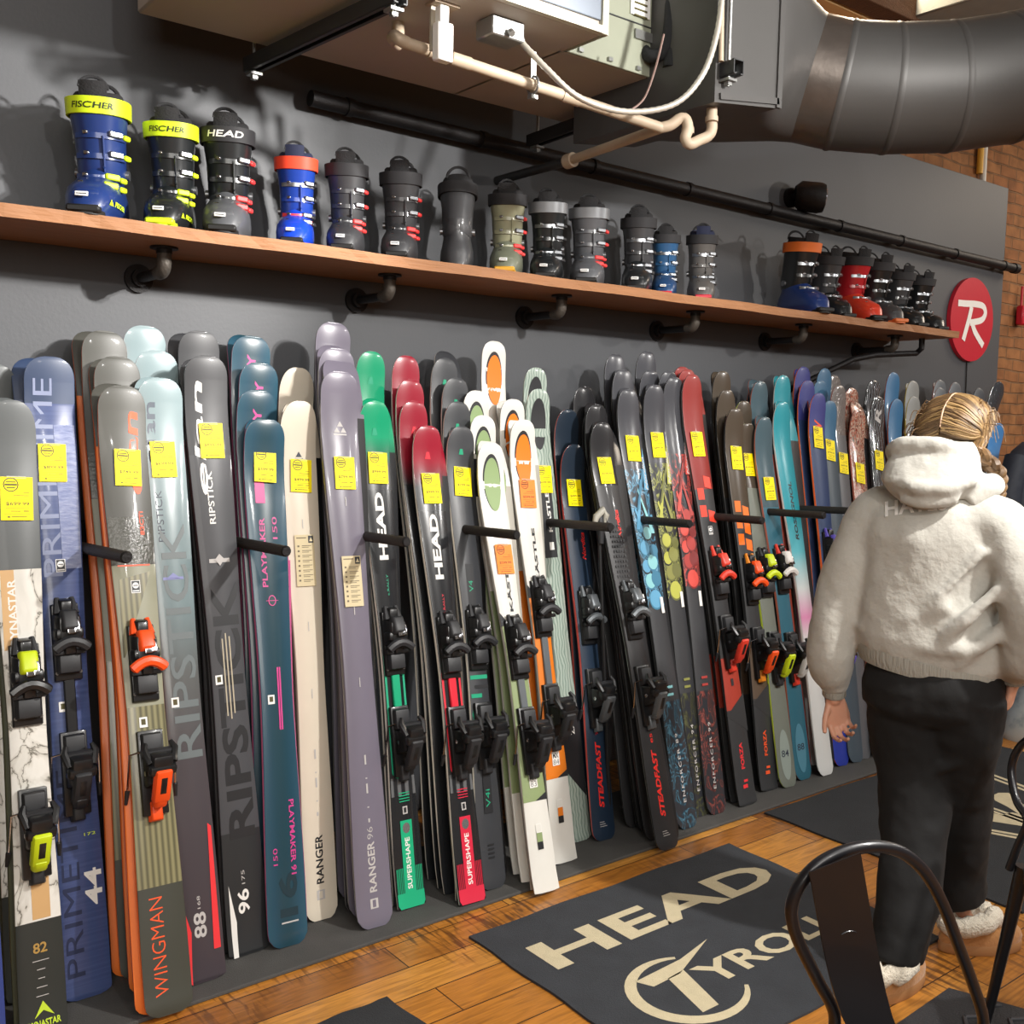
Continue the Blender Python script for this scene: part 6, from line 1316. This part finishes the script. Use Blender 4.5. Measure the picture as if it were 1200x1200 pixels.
# ------------------------------------------------------------ ceiling lamps and added fill lights
M_lampb = mat('black_track_lamp', '#1b1b1c', .5); M_glow = mat('lamp_glass', '#fff1dc', .4, emit=6.0)
def light(kind, loc, power, col, size=.1, aim=None, **kw):
    l = bpy.data.lights.new('lamp_or_fill_light', kind); l.energy = power; l.color = col
    if kind == 'AREA': l.shape = 'RECTANGLE'; l.size, l.size_y = size
    elif kind in ('SPOT','POINT'): l.shadow_soft_size = size
    for k, v in kw.items(): setattr(l, k, v)
    o = bpy.data.objects.new('lamp_or_fill_light', l); C.objects.link(o); o.location = loc
    if aim: o.rotation_euler = (Vector(aim)-Vector(loc)).to_track_quat('-Z', 'Y').to_euler()
    return o
NEUT = (1.0, .965, .92)
SP = [((2.9, .15, 2.98), (1.1, 3.3, 1.7), 330), ((.9, -1.2, 3.1), (2.4, 3.0, .9), 90), ((5.4, .1, 3.0), (4.2, 3.3, 1.0), 60), ((7.6, .2, 3.0), (5.4, 3.4, 1.6), 120), ((3.4, -1.4, 3.7), (3.1, 1.6, .9), 70), ((3.1, .1, 2.9), (.7, 3.47, 2.3), 620)]  # one of these unseen spots is aimed at the person
for i, (lc, am, pw) in enumerate(SP):
    tl = thing('track_lamp', 'black track spotlight over the shop floor, out of view', 'lamp', lc, 0, 'track spotlights')
    d = (Vector(am)-Vector(lc)).normalized()
    mb = MB(); mb.tube([-d*.16, -d*.03], .045, M_lampb, 16); mb.tube([Vector((0,0,0))-d*.1, Vector((0,0,4.6-lc[2]))-d*.1], .01, M_lampb, 8); mb.obj('lamp_body', tl)
    mb = MB(); mb.tube([-d*.034, -d*.026], .038, M_glow, 16); mb.obj('lamp_lens', tl)
    light('SPOT', Vector(lc)+d*.0, pw, NEUT, .05, am, spot_size=math.radians(118 if i < 5 else 34), spot_blend=.6)
light('AREA', (3.0, -1.6, 4.3), 130, NEUT, (7, 3.5), (3.0, -.6, 0))  # added wide fill, stands in for the room's ceiling lights
light('AREA', (-1.2, -2.6, 3.2), 110, (1, .95, .88), (2.5, 2.5), (3.5, 2.5, 1.6))  # added soft fill from behind camera left, no fixture
bl = thing('ceiling_bulb', 'warm bare bulb above the top of the black wall', 'lamp', (4.75, 3.1, 4.15))
mb = MB(); mb.tube([(0,0,0),(0,0,.05),(0,0,.1)], [.03,.035,.02], M_glow, 14); mb.obj('bulb', bl); mb = MB(); mb.tube([(0,0,.1),(0,0,.5)], .008, M_lampb, 8); mb.obj('stem', bl)
light('POINT', (4.75, 3.1, 4.08), 45, (1.0, .84, .62), .05)
light('AREA', (9.2, 1.8, 4.2), 60, (1, .86, .7), (1.5, 1.5), (7.5, 3.6, 1.8))
w = bpy.data.worlds.new('room_air'); bpy.context.scene.world = w; w.use_nodes = True
w.node_tree.nodes['Background'].inputs[0].default_value = (.9, .93, 1, 1); w.node_tree.nodes['Background'].inputs[1].default_value = .05
# ------------------------------------------------------------ camera
cd = bpy.data.cameras.new('camera'); cam_ = bpy.data.objects.new('camera', cd); C.objects.link(cam_)
cd.sensor_fit = 'HORIZONTAL'; cd.sensor_width = 36; cd.lens = FL/1200*36; cd.clip_start = .05
cam_.matrix_world = Matrix(((_r.x, _u.x, -_f.x, CAM.x), (_r.y, _u.y, -_f.y, CAM.y), (_r.z, _u.z, -_f.z, CAM.z), (0,0,0,1)))
sc_ = bpy.context.scene; sc_.camera = cam_
sc_.view_settings.view_transform = 'Standard'; sc_.view_settings.look = 'None'; sc_.view_settings.gamma = 1; sc_.view_settings.use_curve_mapping = False
sc_.view_settings.exposure = 0.25
